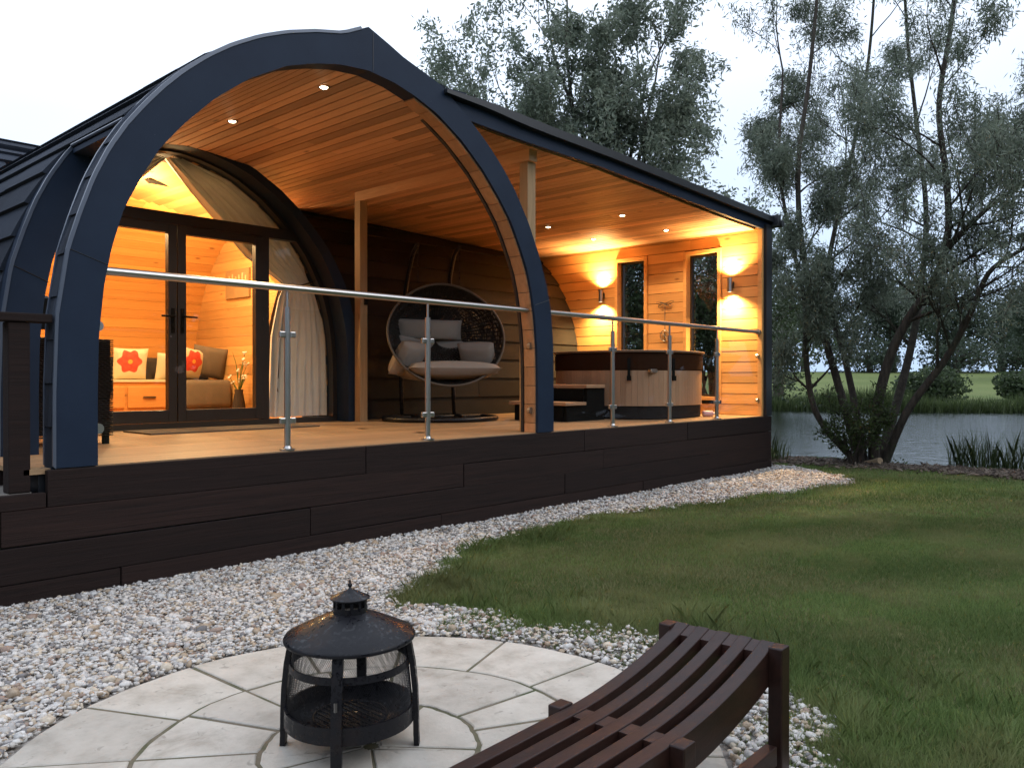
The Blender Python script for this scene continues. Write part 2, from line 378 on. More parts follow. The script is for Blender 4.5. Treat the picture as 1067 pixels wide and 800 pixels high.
GX = [-50, 1.0, 2.0, 2.84, 3.95, 5.3, 6.0, 6.9, 8.25, 9.5, 10.05, 10.45]
GY = [-50, .0, 3.0, 3.45, 4.10, 4.30, 4.15, 4.01, 3.69, 3.50, 3.75, 4.5]
def gravel_amt(X, Y):
    """metres inside the gravel (negative = lawn)"""
    r = SA*X - CA*Y; w = CA*X + SA*Y
    strip = np.minimum(Y - np.interp(X, GX, GY), 10.55 - X)
    ring = 1.47 - np.hypot(r-PC[0], w-PC[1]) + .05*np.sin(9*np.arctan2(w-PC[1], r-PC[0]))
    left = -.62 - r
    wob = .07*np.sin(X*5.1)*np.cos(Y*4.3) + .04*np.sin(X*13+Y*9)
    return np.maximum(np.maximum(strip, ring), left) + wob
# bed sheet
xs = np.arange(-3.2, 10.9, .06); ys = np.arange(-1.6, 6.2, .06)
X_, Y_ = np.meshgrid(xs, ys, indexing='ij'); g = gravel_amt(X_, Y_)
r_ = SA*X_-CA*Y_; w_ = CA*X_+SA*Y_
ok = (g > -.03) & ((Y_ < 4.9) | (X_ > 10.2)) & (w_ > .2)
vi = -np.ones(X_.shape, int); vi[ok] = np.arange(ok.sum())
V = np.stack([X_[ok], Y_[ok], .006+hgt(r_[ok], w_[ok])+.004], -1)
q = np.stack([vi[:-1,:-1], vi[1:,:-1], vi[1:,1:], vi[:-1,1:]], -1).reshape(-1,4); q = q[(q >= 0).all(1)]
tag(npmesh('gravel_bed', V, q, M['gravel_bed']), kind='structure')
# pebbles: squashed icosahedra
ph = (1+5**.5)/2
ICO = np.array([(-1,ph,0),(1,ph,0),(-1,-ph,0),(1,-ph,0),(0,-1,ph),(0,1,ph),(0,-1,-ph),(0,1,-ph),(ph,0,-1),(ph,0,1),(-ph,0,-1),(-ph,0,1)]); ICO /= np.linalg.norm(ICO[0])
ICF = np.array([(0,11,5),(0,5,1),(0,1,7),(0,7,10),(0,10,11),(1,5,9),(5,11,4),(11,10,2),(10,7,6),(7,1,8),(3,9,4),(3,4,2),(3,2,6),(3,6,8),(3,8,9),(4,9,5),(2,4,11),(6,2,10),(8,6,7),(9,8,1)])
def sub_ico():
    vs = [Vector(v) for v in ICO]; fs = []; cache = {}
    def mid(a, b):
        k = (min(a,b), max(a,b))
        if k not in cache: cache[k] = len(vs); vs.append(((vs[a]+vs[b])/2).normalized())
        return cache[k]
    for a, b, c in ICF:
        x, y, z = mid(a,b), mid(b,c), mid(c,a); fs += [(a,x,z),(b,y,x),(c,z,y),(x,y,z)]
    return np.array([tuple(v) for v in vs]), np.array(fs)
IC2, IF2 = sub_ico()
def scatter(base, faces, P, S, jit=.12):
    n, k = len(P), len(base)
    A = RNG.normal(size=(n,4)); A /= np.linalg.norm(A, axis=1)[:,None]
    a, b_, c, d = A.T
    # mostly flat-lying: tilt limited
    tilt = RNG.normal(0,.45,n); az = RNG.uniform(0,2*PI,n); yaw = RNG.uniform(0,2*PI,n)
    base_n = base[None] * (1 + RNG.normal(0, jit, (n,k,1)))
    v = base_n * S[:,None,:]
    cy, sy = np.cos(yaw)[:,None], np.sin(yaw)[:,None]
    x = v[...,0]*cy - v[...,1]*sy; y = v[...,0]*sy + v[...,1]*cy; z = v[...,2]
    ct, st = np.cos(tilt)[:,None], np.sin(tilt)[:,None]
    y2 = y*ct - z*st; z2 = y*st + z*ct
    V = np.stack([x, y2, z2], -1) + P[:,None,:]
    F = (faces[None] + (np.arange(n)*k)[:,None,None]).reshape(-1, faces.shape[1])
    return V.reshape(-1,3), F
def gravel_points(n, wmin, wmax):
    # uniform in area within the visible wedge
    w = np.sqrt(RNG.uniform(wmin**2, wmax**2, n)); u = RNG.uniform(-.72, .46, n); r = u*w
    X = SA*r + CA*w; Y = -CA*r + SA*w
    g = gravel_amt(X, Y); d = np.hypot(r-PC[0], w-PC[1])
    pr = np.clip(.5+g/.16, 0, 1)
    sparse = (d < 1.5) & (r > -.2)                       # mossy, half-bare ring on the lawn side
    pr = np.where(sparse, pr*.45, pr)
    keep = (RNG.uniform(0,1,n) < pr) & (d > PR+.012) & ((Y < 4.765) | (X > 10.27))
    return X[keep], Y[keep]
gp = thing('gravel', 'pale mixed shingle chippings between the dark deck skirt, the round patio and the lawn', 'gravel', (0,0,0))
bpy.data.objects.remove(gp)
Vs = []; Fs = []; nv = 0
for (n, w0, w1, base, fc, sc_) in ((38000, 1.9, 3.2, IC2, IF2, .92), (130000, 3.2, 6, ICO, ICF, .95), (170000, 6, 11.2, ICO, ICF, 1.1)):
    X, Y = gravel_points(n, w0, w1); m_ = len(X)
    s0 = RNG.lognormal(math.log(.0088), .40, m_)*sc_
    S = np.stack([s0*RNG.uniform(.9,1.45,m_), s0*RNG.uniform(.75,1.05,m_), s0*RNG.uniform(.45,.75,m_)], -1)
    rr = SA*X-CA*Y; ww = CA*X+SA*Y
    P = np.stack([X, Y, .012 + RNG.uniform(0,.022,m_) + hgt(rr, ww)], -1)
    v, f = scatter(base, fc, P, S); Vs.append(v); Fs.append(f+nv); nv += len(v)
tag(npmesh('gravel', np.concatenate(Vs), np.concatenate(Fs), M['pebble'], smooth=True),
    'pale mixed shingle chippings between the dark deck skirt, the round patio and the lawn', 'gravel', kind='stuff')
# patio slabs: three rings
b = MB(); pc = rw(*PC)
def slab(r0, r1, a0, a1, zt):
    n = max(2, int((a1-a0)/math.radians(4))+1); g = .0078
    A = [a0 + (a1-a0)*i/(n-1) for i in range(n)]
    def pt(r, a, s, z):                   # small inset so joints keep an even width
        wob = .003*math.sin(a*11+r*23)+.002*math.sin(a*31)
        aa = a + s*g/max(r,.05)
        q = rw(PC[0]+(r+wob)*math.cos(aa), PC[1]+(r+wob)*math.sin(aa)); return (q[0], q[1], z)
    o = []; i_ = []
    for k, a in enumerate(A):
        s = 1 if k == 0 else (-1 if k == n-1 else 0)
        o.append((a, s))
    vs = []
    for zz, e in ((zt-.003, 0), (zt, .004), (zt-.05, 0)):
        for a, s in o: vs.append(pt(r1-g-e, a, s*(1+e*150*.8), zz))
        for a, s in reversed(o): vs.append(pt(r0+g+e, a, s*(1+e*150*.8), zz))
    m = 2*n
    fs = [tuple(range(m, 2*m))]
    for k in range(m):
        j = (k+1) % m
        fs += [(k, j, m+j, m+k), (2*m+k, 2*m+j, j, k)]
    b.add(vs, fs)
rnd = random.Random(3)
for k in range(15):
    a = math.radians(68+24*k)
    slab(.725, PR, a, a+math.radians(24), .022+rnd.uniform(-.002,.002))
    slab(.345, .725, a+math.radians(0 if k%2 else -3), a+math.radians(24+(-3 if k%2 else 0)), .022+rnd.uniform(-.002,.002))
for k in range(5): slab(.02, .345, math.radians(68+72*k), math.radians(140+72*k), .022)
pat = tag(b.build('patio', M['paving'], loc=(pc[0],pc[1],0)), kind='structure')
b = MB(); b.lathe((pc[0],pc[1],0), [(.001,.0175),(PR-.02,.0175),(PR-.01,-.02)], 64)
md = mat('joint_sand', (.12,.105,.075), .95); t = NT(md); t.color(t.ramp(t.noise(t.coord(), 7, 5), [(.35,(.06,.075,.03)),(.6,(.17,.14,.10))]))
tag(b.build('patio_bed', md, loc=(pc[0],pc[1],0)), kind='structure')

# grass blades
def blades(n, wmin, wmax, umin, umax, hgt_, wid, test, matn, lab, zoff=0, powr=2):
    w = RNG.uniform(wmin**powr, wmax**powr, n)**(1/powr); u = RNG.uniform(umin, umax, n); r = u*w
    X = SA*r+CA*w; Y = -CA*r+SA*w; pr, hs = test(X, Y, r, w)
    k = RNG.uniform(0,1,n) < pr; X, Y, r, w, hs = X[k], Y[k], r[k], w[k], hs[k]; n = len(X)
    h = hgt_*hs*RNG.uniform(.5,1.3,n); a = RNG.uniform(0,2*PI,n); lean = RNG.uniform(.1,.9,n)*h; la = RNG.uniform(0,2*PI,n)
    wd = wid*RNG.uniform(.7,1.3,n)
    z0 = hgt(r, w)+zoff
    dx, dy = np.cos(a)*wd, np.sin(a)*wd
    lx, ly = np.cos(la)*lean, np.sin(la)*lean
    V = np.stack([np.stack([X-dx, Y-dy, z0],-1), np.stack([X+dx, Y+dy, z0],-1),
                  np.stack([X+lx*.4+dx*.7, Y+ly*.4+dy*.7, z0+h*.6],-1), np.stack([X+lx, Y+ly, z0+h],-1), np.stack([X+lx*.4-dx*.7, Y+ly*.4-dy*.7, z0+h*.6],-1)], 1)
    F = np.arange(n*5).reshape(n,5)
    return V.reshape(-1,3), F
def vn(X, Y, s, seed):                     # cheap smooth value noise
    i, j = np.floor(X*s).astype(int), np.floor(Y*s).astype(int); fx, fy = X*s-i, Y*s-j
    def hsh(a, b): v = np.sin(a*127.1+b*311.7+seed*74.7)*43758.5453; return v-np.floor(v)
    fx, fy = fx*fx*(3-2*fx), fy*fy*(3-2*fy)
    return (hsh(i,j)*(1-fx)+hsh(i+1,j)*fx)*(1-fy)+(hsh(i,j+1)*(1-fx)+hsh(i+1,j+1)*fx)*fy
def lawn_test(X, Y, r, w):
    g = gravel_amt(X, Y)
    pr = np.clip(.5-g/.10, 0, 1)*((Y < 4.7) | (X > 10.3))
    hs = 1+1.4*np.exp(-((g+.10)/.14)**2)*(vn(X,Y,3,5) > .3) + .6*vn(X,Y,2.2,2)
    edge = ((r > .0) & (r < 1.2) | (r > 1.0)) & (w < 4.2)
    hs = hs + edge*np.clip(4.2-w,0,1)*.9*vn(X,Y,4,9)
    pr = pr*(.45+.75*vn(X,Y,1.3,1))
    return pr, hs
def long_test(X, Y, r, w):                 # the unmown fringe by the shingle
    g = gravel_amt(X, Y); n = vn(X,Y,2.6,7)
    m_ = np.exp(-((g+.16)/.17)**2)*(w < 6.4)*(r > -.75)*(Y < 4.4)
    m_ = np.maximum(m_, np.exp(-((g+.3)/.34)**2)*(r > -.65)*(w < 5.0)*(w > 3.4))
    m_ = np.maximum(m_, .85*(g < -.02)*(r > .85)*(w < 3.5)*np.exp(-((g+.3)/.45)**2))
    cl = vn(X,Y,6.5,13); return m_*(m_ > .3)*(n > .22)*(.25+.95*(cl > .42)), (.28+.55*n+.75*cl*(cl > .42))*(.35+.65*m_)
def dry_test(X, Y, r, w):
    g = gravel_amt(X, Y); n = .65*vn(X*.35,Y*1.6,1.3,3)+.35*vn(X,Y,5,6)
    return (np.clip(.5-g/.1,0,1)*(.12+1.3*(n > .52))*((Y < 4.7) | (X > 10.3))), .6+.5*n
def moss_test(X, Y, r, w):
    g = gravel_amt(X, Y); d = np.hypot(r-PC[0], w-PC[1])
    return ((d > PR+.03)*(d < 1.6)*(r > -.35)*(.2+.8*(vn(X,Y,7,4) > .45))), .5+0*X
A_ = [blades(330000, 2.0, 7, .0-.16, .72, .019, .0016, lawn_test, 0, ''), blades(150000, 6.5, 14, .0-.1, .72, .022, .0045, lawn_test, 0, ''),
      blades(150000, 2.2, 6.5, -.2, .62, .092, .0015, long_test, 0, ''), blades(110000, 2.2, 5.0, -.2, .5, .062, .0016, moss_test, 0, '', .01)]
V = np.concatenate([a[0] for a in A_]); F = np.concatenate([a[1]+o for a, o in zip(A_, np.cumsum([0]+[len(a[0]) for a in A_[:-1]]))])
tag(npmesh('grass', V, F, M['grass_blade']), 'mown green lawn with a long rough fringe along the shingle edge', 'grass', kind='stuff')
A_ = [blades(150000, 2.0, 8, -.12, .72, .03, .0018, dry_test, 0, ''), blades(40000, 8, 13, -.1, .72, .03, .004, dry_test, 0, ''), blades(26000, 2.2, 6.5, -.2, .62, .055, .0014, long_test, 0, ''), blades(30000, 2.2, 5.0, -.2, .5, .05, .0016, moss_test, 0, '', .01)]
V = np.concatenate([a[0] for a in A_]); F = np.concatenate([a[1]+o for a, o in zip(A_, np.cumsum([0]+[len(a[0]) for a in A_[:-1]]))])
tag(npmesh('dry_grass', V, F, M['grass_dry']), 'dry straw coloured clippings and thin patches scattered over the mown lawn', 'grass', kind='stuff')

# ------------------------------------------------------------------ profiles (x, z above the deck)
OUTL = [(1.565,0),(1.566,.4),(1.58,.82),(1.635,1.185),(1.70,1.40),(1.77,1.60),(1.855,1.78),(1.95,1.935),(2.055,2.075),(2.16,2.20),(2.28,2.325),(2.44,2.465),(2.60,2.58),(2.79,2.69),(2.99,2.78),(3.215,2.858),(3.437,2.915),(3.66,3.03)]
OUTR = [(3.84,2.965),(3.99,2.905),(4.17,2.855),(4.36,2.80)]
OUTR2 = [(4.70,2.59),(4.88,2.46),(5.07,2.295),(5.24,2.11),(5.42,1.85),(5.56,1.58),(5.66,1.33),(5.72,1.11),(5.752,.82),(5.76,.4),(5.76,0)]
INL = [(1.785,0),(1.785,.4),(1.792,.72),(1.82,1.0),(1.862,1.22),(1.93,1.45),(2.03,1.65),(2.14,1.84),(2.28,2.01),(2.48,2.215),(2.72,2.405),(2.99,2.56),(3.215,2.64),(3.42,2.69),(3.66,2.715)]
INR = [(7.325-x, z) for x, z in INL[::-1]][1:]
INN = INL+INR
FLAT = [(4.36,2.80),(4.9,2.80),(5.5,2.775),(6.7,2.75),(8.57,2.685),(10.30,2.625)]      # roof line right of the arch
def resample(pl, n):
    pl = np.array(pl, float); d = np.r_[0, np.cumsum(np.hypot(*np.diff(pl, axis=0).T))]
    s = np.linspace(0, d[-1], n); return [(float(np.interp(q, d, pl[:,0])), float(np.interp(q, d, pl[:,1]))) for q in s]
def at_inner(pl, f):                       # z on polyline at x
    return float(np.interp(f, [p[0] for p in pl], [p[1] for p in pl]))
def up(pl): return [(x, z+H) for x, z in pl]

lodge = thing('lodge', 'navy arched timber lodge with a lit open porch and curved shingle roof', 'lodge', (3.66, 7.85, 0))
# pair inner and outer points of the front arch by arc length, with the small ogee peak at the top
NA = 60
outer_full = resample(OUTL, NA) + resample([OUTL[-1]]+OUTR, 16)[1:] + resample([OUTR[-1]]+[(4.53,2.70)]+OUTR2, NA-14)[1:]
inner_full = resample(INL, NA) + resample([INL[-1]]+[p for p in INR if p[0] < 4.36]+[(4.36, at_inner(INR, 4.36))], 16)[1:] + resample([(4.36, at_inner(INR, 4.36))]+[p for p in INR if p[0] > 4.36], NA-14)[1:]
b = MB(); b.ring_xz(up(outer_full), up(inner_full), 4.775, 4.915)
fa = b.build('front_arch', M['navy_paint'], lodge)
b = MB()                                   # wood lining under the right half of the arch
inn = [p for p in INR if p[0] > 4.10]; inn = resample(inn, 40)
for k in range(0, 39):
    pa, pb = inn[k], inn[k+1]
    dx, dz = pb[0]-pa[0], pb[1]-pa[1]; L = math.hypot(dx, dz); nx, nz = dz/L, -dx/L
    if k % 2 == 0:
        pb = inn[min(k+2, 39)]; dx, dz = pb[0]-pa[0], pb[1]-pa[1]; g = .004
        q0 = (pa[0]+g*dx, pa[1]+g*dz); q1 = (pb[0]-.03*dx, pb[1]-.03*dz)
        nx = -abs(nx) if True else nx; nz_ = -abs(nz)
        b.ring_xz([(q0[0]+nx*.0, q0[1]+H), (q1[0], q1[1]+H)], [(q0[0]+nx*.014, q0[1]+H+nz_*.014), (q1[0]+nx*.014, q1[1]+H+nz_*.014)], 4.80, 4.925)
b.build('arch_lining', M['lining_wood'], fa)
gap_ = resample([p for p in INR if p[0] > 4.12], 40)
b = MB(); b.ring_xz(up([(x+.01, z+.006) for x, z in gap_]), up([(x-.022, z-.012) for x, z in gap_]), 4.932, 4.962); b.build('arch_shadow_gap', M['dark_trim'], fa)  # dark strip standing in for the shadow gap behind the lining
b = MB(); o2 = [(x-.006 if i < NA-1 else x, z+.004) for i, (x, z) in enumerate(outer_full)][:NA]
b.ring_xz([(x-.012, z+.012) for x, z in up(outer_full[:NA-1])], [(x+.004, z-.004) for x, z in up(outer_full[:NA-1])], 4.768, 4.784)
b.ring_xz([(x-.012, z+.012) for x, z in up(outer_full[:NA-6])], [(x+.004, z-.004) for x, z in up(outer_full[:NA-6])], 4.905, 4.925)
b.build('edge_trim', M['edge_trim'], fa)
b = MB()                                   # panel joints on the arch face
def jointline(p, q, y): b.tube([(p[0], y, p[1]+H), (q[0], y, q[1]+H)], .0025, 4)
for p_, q_ in (((1.635,1.19), (1.845,1.12)), ((3.70,3.0), (3.70,2.72)), ((5.70,1.2), (5.50,1.14))):
    b = MB(); jointline(p_, q_, 4.774); b.build('panel_joint', M['dark_trim'], fa)
# second arch beside the entrance gap (left side only)
Y2 = 5.73
n_ = 30
oL = resample([p for p in OUTL if p[1] < 2.0]+[(1.995,1.995)], n_); iL = resample([p for p in INL if p[1] < 1.9]+[(2.19,1.90)], n_)
b = MB(); b.ring_xz(up(oL), up(iL), Y2, Y2+.14)
sa = b.build('side_arch', M['navy_paint'], lodge)
b = MB(); b.ring_xz([(x-.012, z+.01) for x, z in up(oL)], [(x+.004, z-.004) for x, z in up(oL)], Y2-.008, Y2+.01)
b.tube([(1.985, 4.92, H+2.005), (1.985, Y2, H+2.005)], .010, 6)
b.build('edge_trim', M['edge_trim'], sa)
b = MB(); b.tube([(1.64,Y2-.002,H+1.19),(1.845,Y2-.002,H+1.10)], .003, 4); b.build('panel_joint', M['dark_trim'], sa)
# lapped roof courses over a profile; each course is a stepped slab running along an axis
def courses(pl, spans, lap=.026, step=.24, axis='y', jitter=True, seg=1.0, mbx=None):
    """pl: profile (a,z); spans(a,z)->list of (s0,s1) along the run; axis: run direction"""
    mb = mbx or MB()
    plr = np.array(pl, float); d = np.r_[0, np.cumsum(np.hypot(*np.diff(plr, axis=0).T))]
    f = lambda s: (float(np.interp(s, d, plr[:,0])), float(np.interp(s, d, plr[:,1])))
    k = 0; s = 0.0
    while s < d[-1]-1e-3:
        e = min(s+step, d[-1]); sub = 3
        P = [f(s+(e-s)*i/sub) for i in range(sub+1)]
        tx, tz = P[-1][0]-P[0][0], P[-1][1]-P[0][1]; L = math.hypot(tx, tz); nx, nz = -tz/L, tx/L
        for (s0, s1) in spans(*f((s+e)/2)):
            n = max(1, int(round((s1-s0)/seg))); off = (k % 2)*.5*seg/(s1-s0) if n > 1 else 0
            cuts = sorted({0.0, 1.0, *[min(max((i+ (.5 if k%2 else 0))/n, 0), 1) for i in range(n+1)]})
            for c0, c1 in zip(cuts, cuts[1:]):
                if (c1-c0)*(s1-s0) < .02: continue
                a0, a1 = s0+c0*(s1-s0)+.0015, s0+c1*(s1-s0)-.0015
                lift = random.uniform(-.002,.002)
                o = [(p[0]+nx*(lap*(1-i/sub)+.003+lift), p[1]+nz*(lap*(1-i/sub)+.003+lift)) for i, p in enumerate(P)]
                i_ = [(p[0]-nx*.02, p[1]-nz*.02) for p in P]
                o[0] = (o[0][0]-tx/L*.012, o[0][1]-tz/L*.012); 
                m = len(o)
                if axis == 'y': T = lambda q, a: (q[0], a, q[1]+H)
                else: T = lambda q, a: (a, q[0], q[1]+H)
                vs = [T(q,a0) for q in o]+[T(q,a0) for q in i_]+[T(q,a1) for q in o]+[T(q,a1) for q in i_]
                fs = []
                for i in range(m-1):
                    fs += [(i,i+1,m+i+1,m+i),(2*m+i,3*m+i,3*m+i+1,2*m+i+1),(i,2*m+i,2*m+i+1,i+1),(m+i,m+i+1,3*m+i+1,3*m+i)]
                fs += [(0,m,3*m,2*m),(m-1,3*m-1,4*m-1,2*m-1)]
                mb.add(vs, fs)
        s = e; k += 1
    return mb
X0, YM = 1.565, 7.85
def span_porch(x, z):
    yend = YM + (x-X0)
    if z < 2.0: return [(Y2+.14, yend)]
    return [(4.92, yend)]
roof_l = courses(OUTL, span_porch, step=.235, seg=.9)
courses(OUTL[:-1], lambda x, z: [(4.79, 4.90)] if z < 2.0 else [], lap=.012, step=.235, seg=3, mbx=roof_l)
# right half slopes away gently to the end wall
rr_ = [OUTL[-1]]+OUTR+FLAT[1:]
courses([(x, z) for x, z in rr_][::-1], lambda x, z: [(4.80, 9.35)], lap=.018, step=.235, seg=1.1, mbx=None)
def rev_roof(mb):
    pl = rr_[::-1]; pl = [(-x, z) for x, z in pl]
    t_ = courses(pl, lambda x, z: [(4.80, 9.3)], lap=.016, step=.235, seg=1.1)
    mb.add([(-x, y, z) for x, y, z in t_.v], t_.f)
rev_roof(roof_l)
roof = roof_l.build('porch_roof', M['roof_tile'], lodge)
# main barrel behind, running along X with the same profile
MP = [(YM+(x-X0), z) for x, z in OUTL]
mb_ = courses(MP, lambda y, z: [(-6.0, X0+(y-YM))], step=.24, seg=1.1, axis='x')
back = [(2*(YM+2.095)-y, z) for y, z in MP]
t_ = courses([(-y, z) for y, z in back], lambda y, z: [(-6.0, 10.15)], step=.24, seg=1.3, axis='x')
mb_.add([(x, -y, z) for x, y, z in t_.v], t_.f)
rf2 = mb_.build('main_roof', M['roof_tile'], lodge)
w_ = courses(MP, lambda y, z: [(5.62 if z < 2.6 else 3.9, 10.10)], step=.255, lap=.022, seg=20, axis='x')
w_.build('shingle_wall', M['wall_shingle'], lodge)
# roof fascia and overhang, right of the arch
b = MB()
top = resample([(4.40,2.775)]+[(x, z-.02) for x, z in FLAT[1:]], 30); top = [(x, z) for x, z in top]
low = [(x, float(np.interp(x, [4.4,4.69,5.4,6.47,7.43,8.33,9.28,10.3], [2.62,2.60,2.576,2.568,2.535,2.497,2.463,2.438]))) for x, z in top]
b.ring_xz(up([(x, z-.055) for x, z in top]), up(low), 4.795, 4.835)
b.build('fascia', M['navy_paint'], lodge)
tp = lambda x: min(1, max(0, (x-4.36)/.9))
b = MB(); b.ring_xz(up([(x, z+.012-.02*(1-tp(x))) for x, z in top]), up([(x, z-.065+.03*(1-tp(x))) for x, z in top]), 4.735, 4.81)
rt = b.build('roof_edge', M['dark_trim'], lodge)
b = MB(); b.box(10.24, 10.34, 4.68, 9.3, H+2.50, H+2.635); b.tube([(10.36,4.66,H+2.53),(10.36,9.3,H+2.53)], .045, 8); b.build('gutter', M['dark_trim'], lodge)
# ceiling boards: vault on the left, nearly flat on the right
CEIL = [p for p in INL if p[1] > .0] + [(3.9,2.70),(4.2,2.665),(4.69,2.625),(5.4,2.60),(6.47,2.585),(7.43,2.545),(8.33,2.505),(9.28,2.47),(10.12,2.445)]
CEIL = resample(CEIL, 400)
dC = np.r_[0, np.cumsum(np.hypot(*np.diff(np.array(CEIL), axis=0).T))]
b = MB(); s = 0.0; BW = .098
while s < dC[-1]-.02:
    P = [(float(np.interp(q, dC, [p[0] for p in CEIL])), float(np.interp(q, dC, [p[1] for p in CEIL]))) for q in (s+.006, s+BW/2, min(s+BW-.006, dC[-1]))]
    tx, tz = P[-1][0]-P[0][0], P[-1][1]-P[0][1]; L = math.hypot(tx, tz); nx, nz = -tz/L, tx/L
    y0 = 4.92 if P[1][1] > 1.95 else Y2+.01
    y1 = 7.62 if P[1][0] < 3.85 else (8.28 if P[1][0] < 4.25 else 9.1)
    cuts = [y0, y1] if y1-y0 < 1 else [y0, y0+random.uniform(.8, y1-y0-.5), y1]
    for c0, c1 in zip(cuts, cuts[1:]):
        b.ring_xz([(p[0]+nx*.018, p[1]+nz*.018+H) for p in P], [(p[0], p[1]+H) for p in P], c0+.001, c1-.001)
    s += BW
ceil = b.build('ceiling', M['pine_ceiling'], lodge)
b = MB(); bk = CEIL[::6]                    # dark backing behind the boards
b.ring_xz([(x-.03 if z < 2.3 and x < 3 else x, z+.045+H) for x, z in bk if z > 2.02], [(x-.016 if z < 2.3 and x < 3 else x, z+.028+H) for x, z in bk if z > 2.02], 4.93, 7.9)
b.build('ceiling_backing', M['dark_trim'], ceil)
b = MB()                                   # underside of the roof over the entrance gap
b.box(1.99, 2.19, 4.915, Y2, H+1.955, H+1.985); b.build('lintel', M['navy_paint'], lodge)
# posts and beam under the ceiling
b = MB(); b.box(5.655, 5.765, 5.0, 5.10, H, H+2.49); b.build('porch_post', M['post_wood'], lodge)
b = MB(); b.box(5.612, 5.712, 7.48, 7.58, H, H+2.49); po = b.build('porch_post', M['post_wood'], lodge)
b = MB(); b.box(5.63, 5.74, 4.96, 7.60, H+2.49, H+2.61); b.build('beam', M['pine_ceiling'], lodge)
b = MB(); b.box(5.665, 5.705, 7.455, 7.478, H+1.32, H+1.41); b.build('socket_box', M['black_plastic'], po)
# end wall: lapped boards with two tall window openings
XW = 10.09
wins = [(6.63, 7.10, .25, 2.22), (5.45, 5.93, .24, 2.21)]
b = MB(); z = .0; bh = .142
zt_at = 2.47
def wall_back(z): return 8.6 + 0*z
while z < zt_at:
    z1 = min(z+bh, zt_at)
    iv = [(4.86, 9.2)]
    for (a, c, zb, zt) in wins:
        if z1 > zb-.05 and z < zt+.05:
            iv = [q for (p0, p1) in iv for q in ((p0, min(p1, a-.05)), (max(p0, c+.05), p1)) if q[1]-q[0] > .02]
    for p0, p1 in iv:
        pieces = [p0, p1]
        if p1-p0 > 1.6: pieces = [p0, p0+random.uniform(.6,1.1), p1]
        for c0, c1 in zip(pieces, pieces[1:]):
            vs = [(XW-.012, c0, H+z+.006), (XW+.02, c0, H+z+.006), (XW+.02, c0, H+z1), (XW-.010, c0, H+z1-.001)]
            vs += [(x, c1-.001, zz) for x, y, zz in vs]
            b.add(vs, [(0,1,2,3),(7,6,5,4),(0,4,5,1),(1,5,6,2),(2,6,7,3),(3,7,4,0)])
    z = z1
wall = b.build('end_wall', M['pine_wall'], lodge)
b = MB()
ys_ = [4.86, 5.40, 5.98, 6.58, 7.15, 9.2]
for i in (0, 2, 4): b.box(XW+.022, XW+.13, ys_[i], ys_[i+1], H, H+2.5)
for (a, c, zb, zt) in wins: b.box(XW+.022, XW+.13, a-.05, c+.05, H, H+zb-.05); b.box(XW+.022, XW+.13, a-.05, c+.05, H+zt+.05, H+2.5)
b.build('outer_wall', M['navy_paint'], wall)
for (a, c, zb, zt) in wins:
    b = MB()
    b.box(XW-.04, XW+.14, a-.048, a, H+zb-.048, H+zt+.048); b.box(XW-.04, XW+.14, c, c+.048, H+zb-.048, H+zt+.048)
    b.box(XW-.042, XW+.142, a, c, H+zt, H+zt+.047); b.box(XW-.055, XW+.142, a, c, H+zb-.047, H+zb)
    wf = b.build('window_frame', M['pine_wall'], lodge)
    b = MB(); b.box(XW+.09, XW+.10, a, c, H+zb, H+zt); b.build('pane', M['window_glass'], wf)
    b = MB()
    for (y0, y1, z0, z1) in ((a,a+.03,zb,zt),(c-.03,c,zb,zt),(a+.03,c-.03,zb,zb+.03),(a+.03,c-.03,zt-.03,zt)): b.box(XW+.07, XW+.12, y0, y1, H+z0, H+z1)
    b.build('sash', M['door_frame'], wf)
b = MB(); b.box(10.085, 10.25, 4.76, 4.858, H-.0, H+2.50); b.build('corner_trim', M['dark_trim'], lodge)
b = MB()
for k in range(32):                        # the light wood strip just inside the corner trim
    pass
b.box(10.035, 10.083, 4.80, 4.86, H, H+2.44); b.build('corner_batten', M['pine_wall'], lodge)

# glazed gable with the double doors
YG = 7.85
ir = resample(INN, 70)
cxm = 3.6625
ringo = [(cxm+(x-cxm)*1.073, z*1.02+.02 if z > .05 else z) for x, z in ir]
b = MB(); b.ring_xz(up(ringo), up(ir), 7.60, 8.30); b.build('door_arch', M['navy_paint'], lodge)
def inx(z):                                # half width of the opening at height z
    pts = [(zz, x) for x, zz in INL]; return float(np.interp(z, [p[0] for p in pts], [cxm-p[1] for p in pts]))
ztop, zs = 1.99, .055                      # underside of the transom, sill
b = MB()
inr = [(cxm+(x-cxm)*.972, z-.02 if z > .05 else z) for x, z in ir]
b.ring_xz(up(ir), up(inr), YG-.03, YG+.05)
b.box(cxm-inx(ztop+.05), cxm+inx(ztop+.05), YG-.035, YG+.055, H+ztop, H+ztop+.11)
b.box(cxm-1.86, cxm+1.86, YG-.04, YG+.06, H+.002, H+zs)
for sx in (-1, 1):
    xa = cxm+sx*.93; b.box(min(xa, xa+sx*.075), max(xa, xa+sx*.075), YG-.036, YG+.056, H+zs, H+ztop)
dfm = b.build('door_frame', M['door_frame'], lodge)
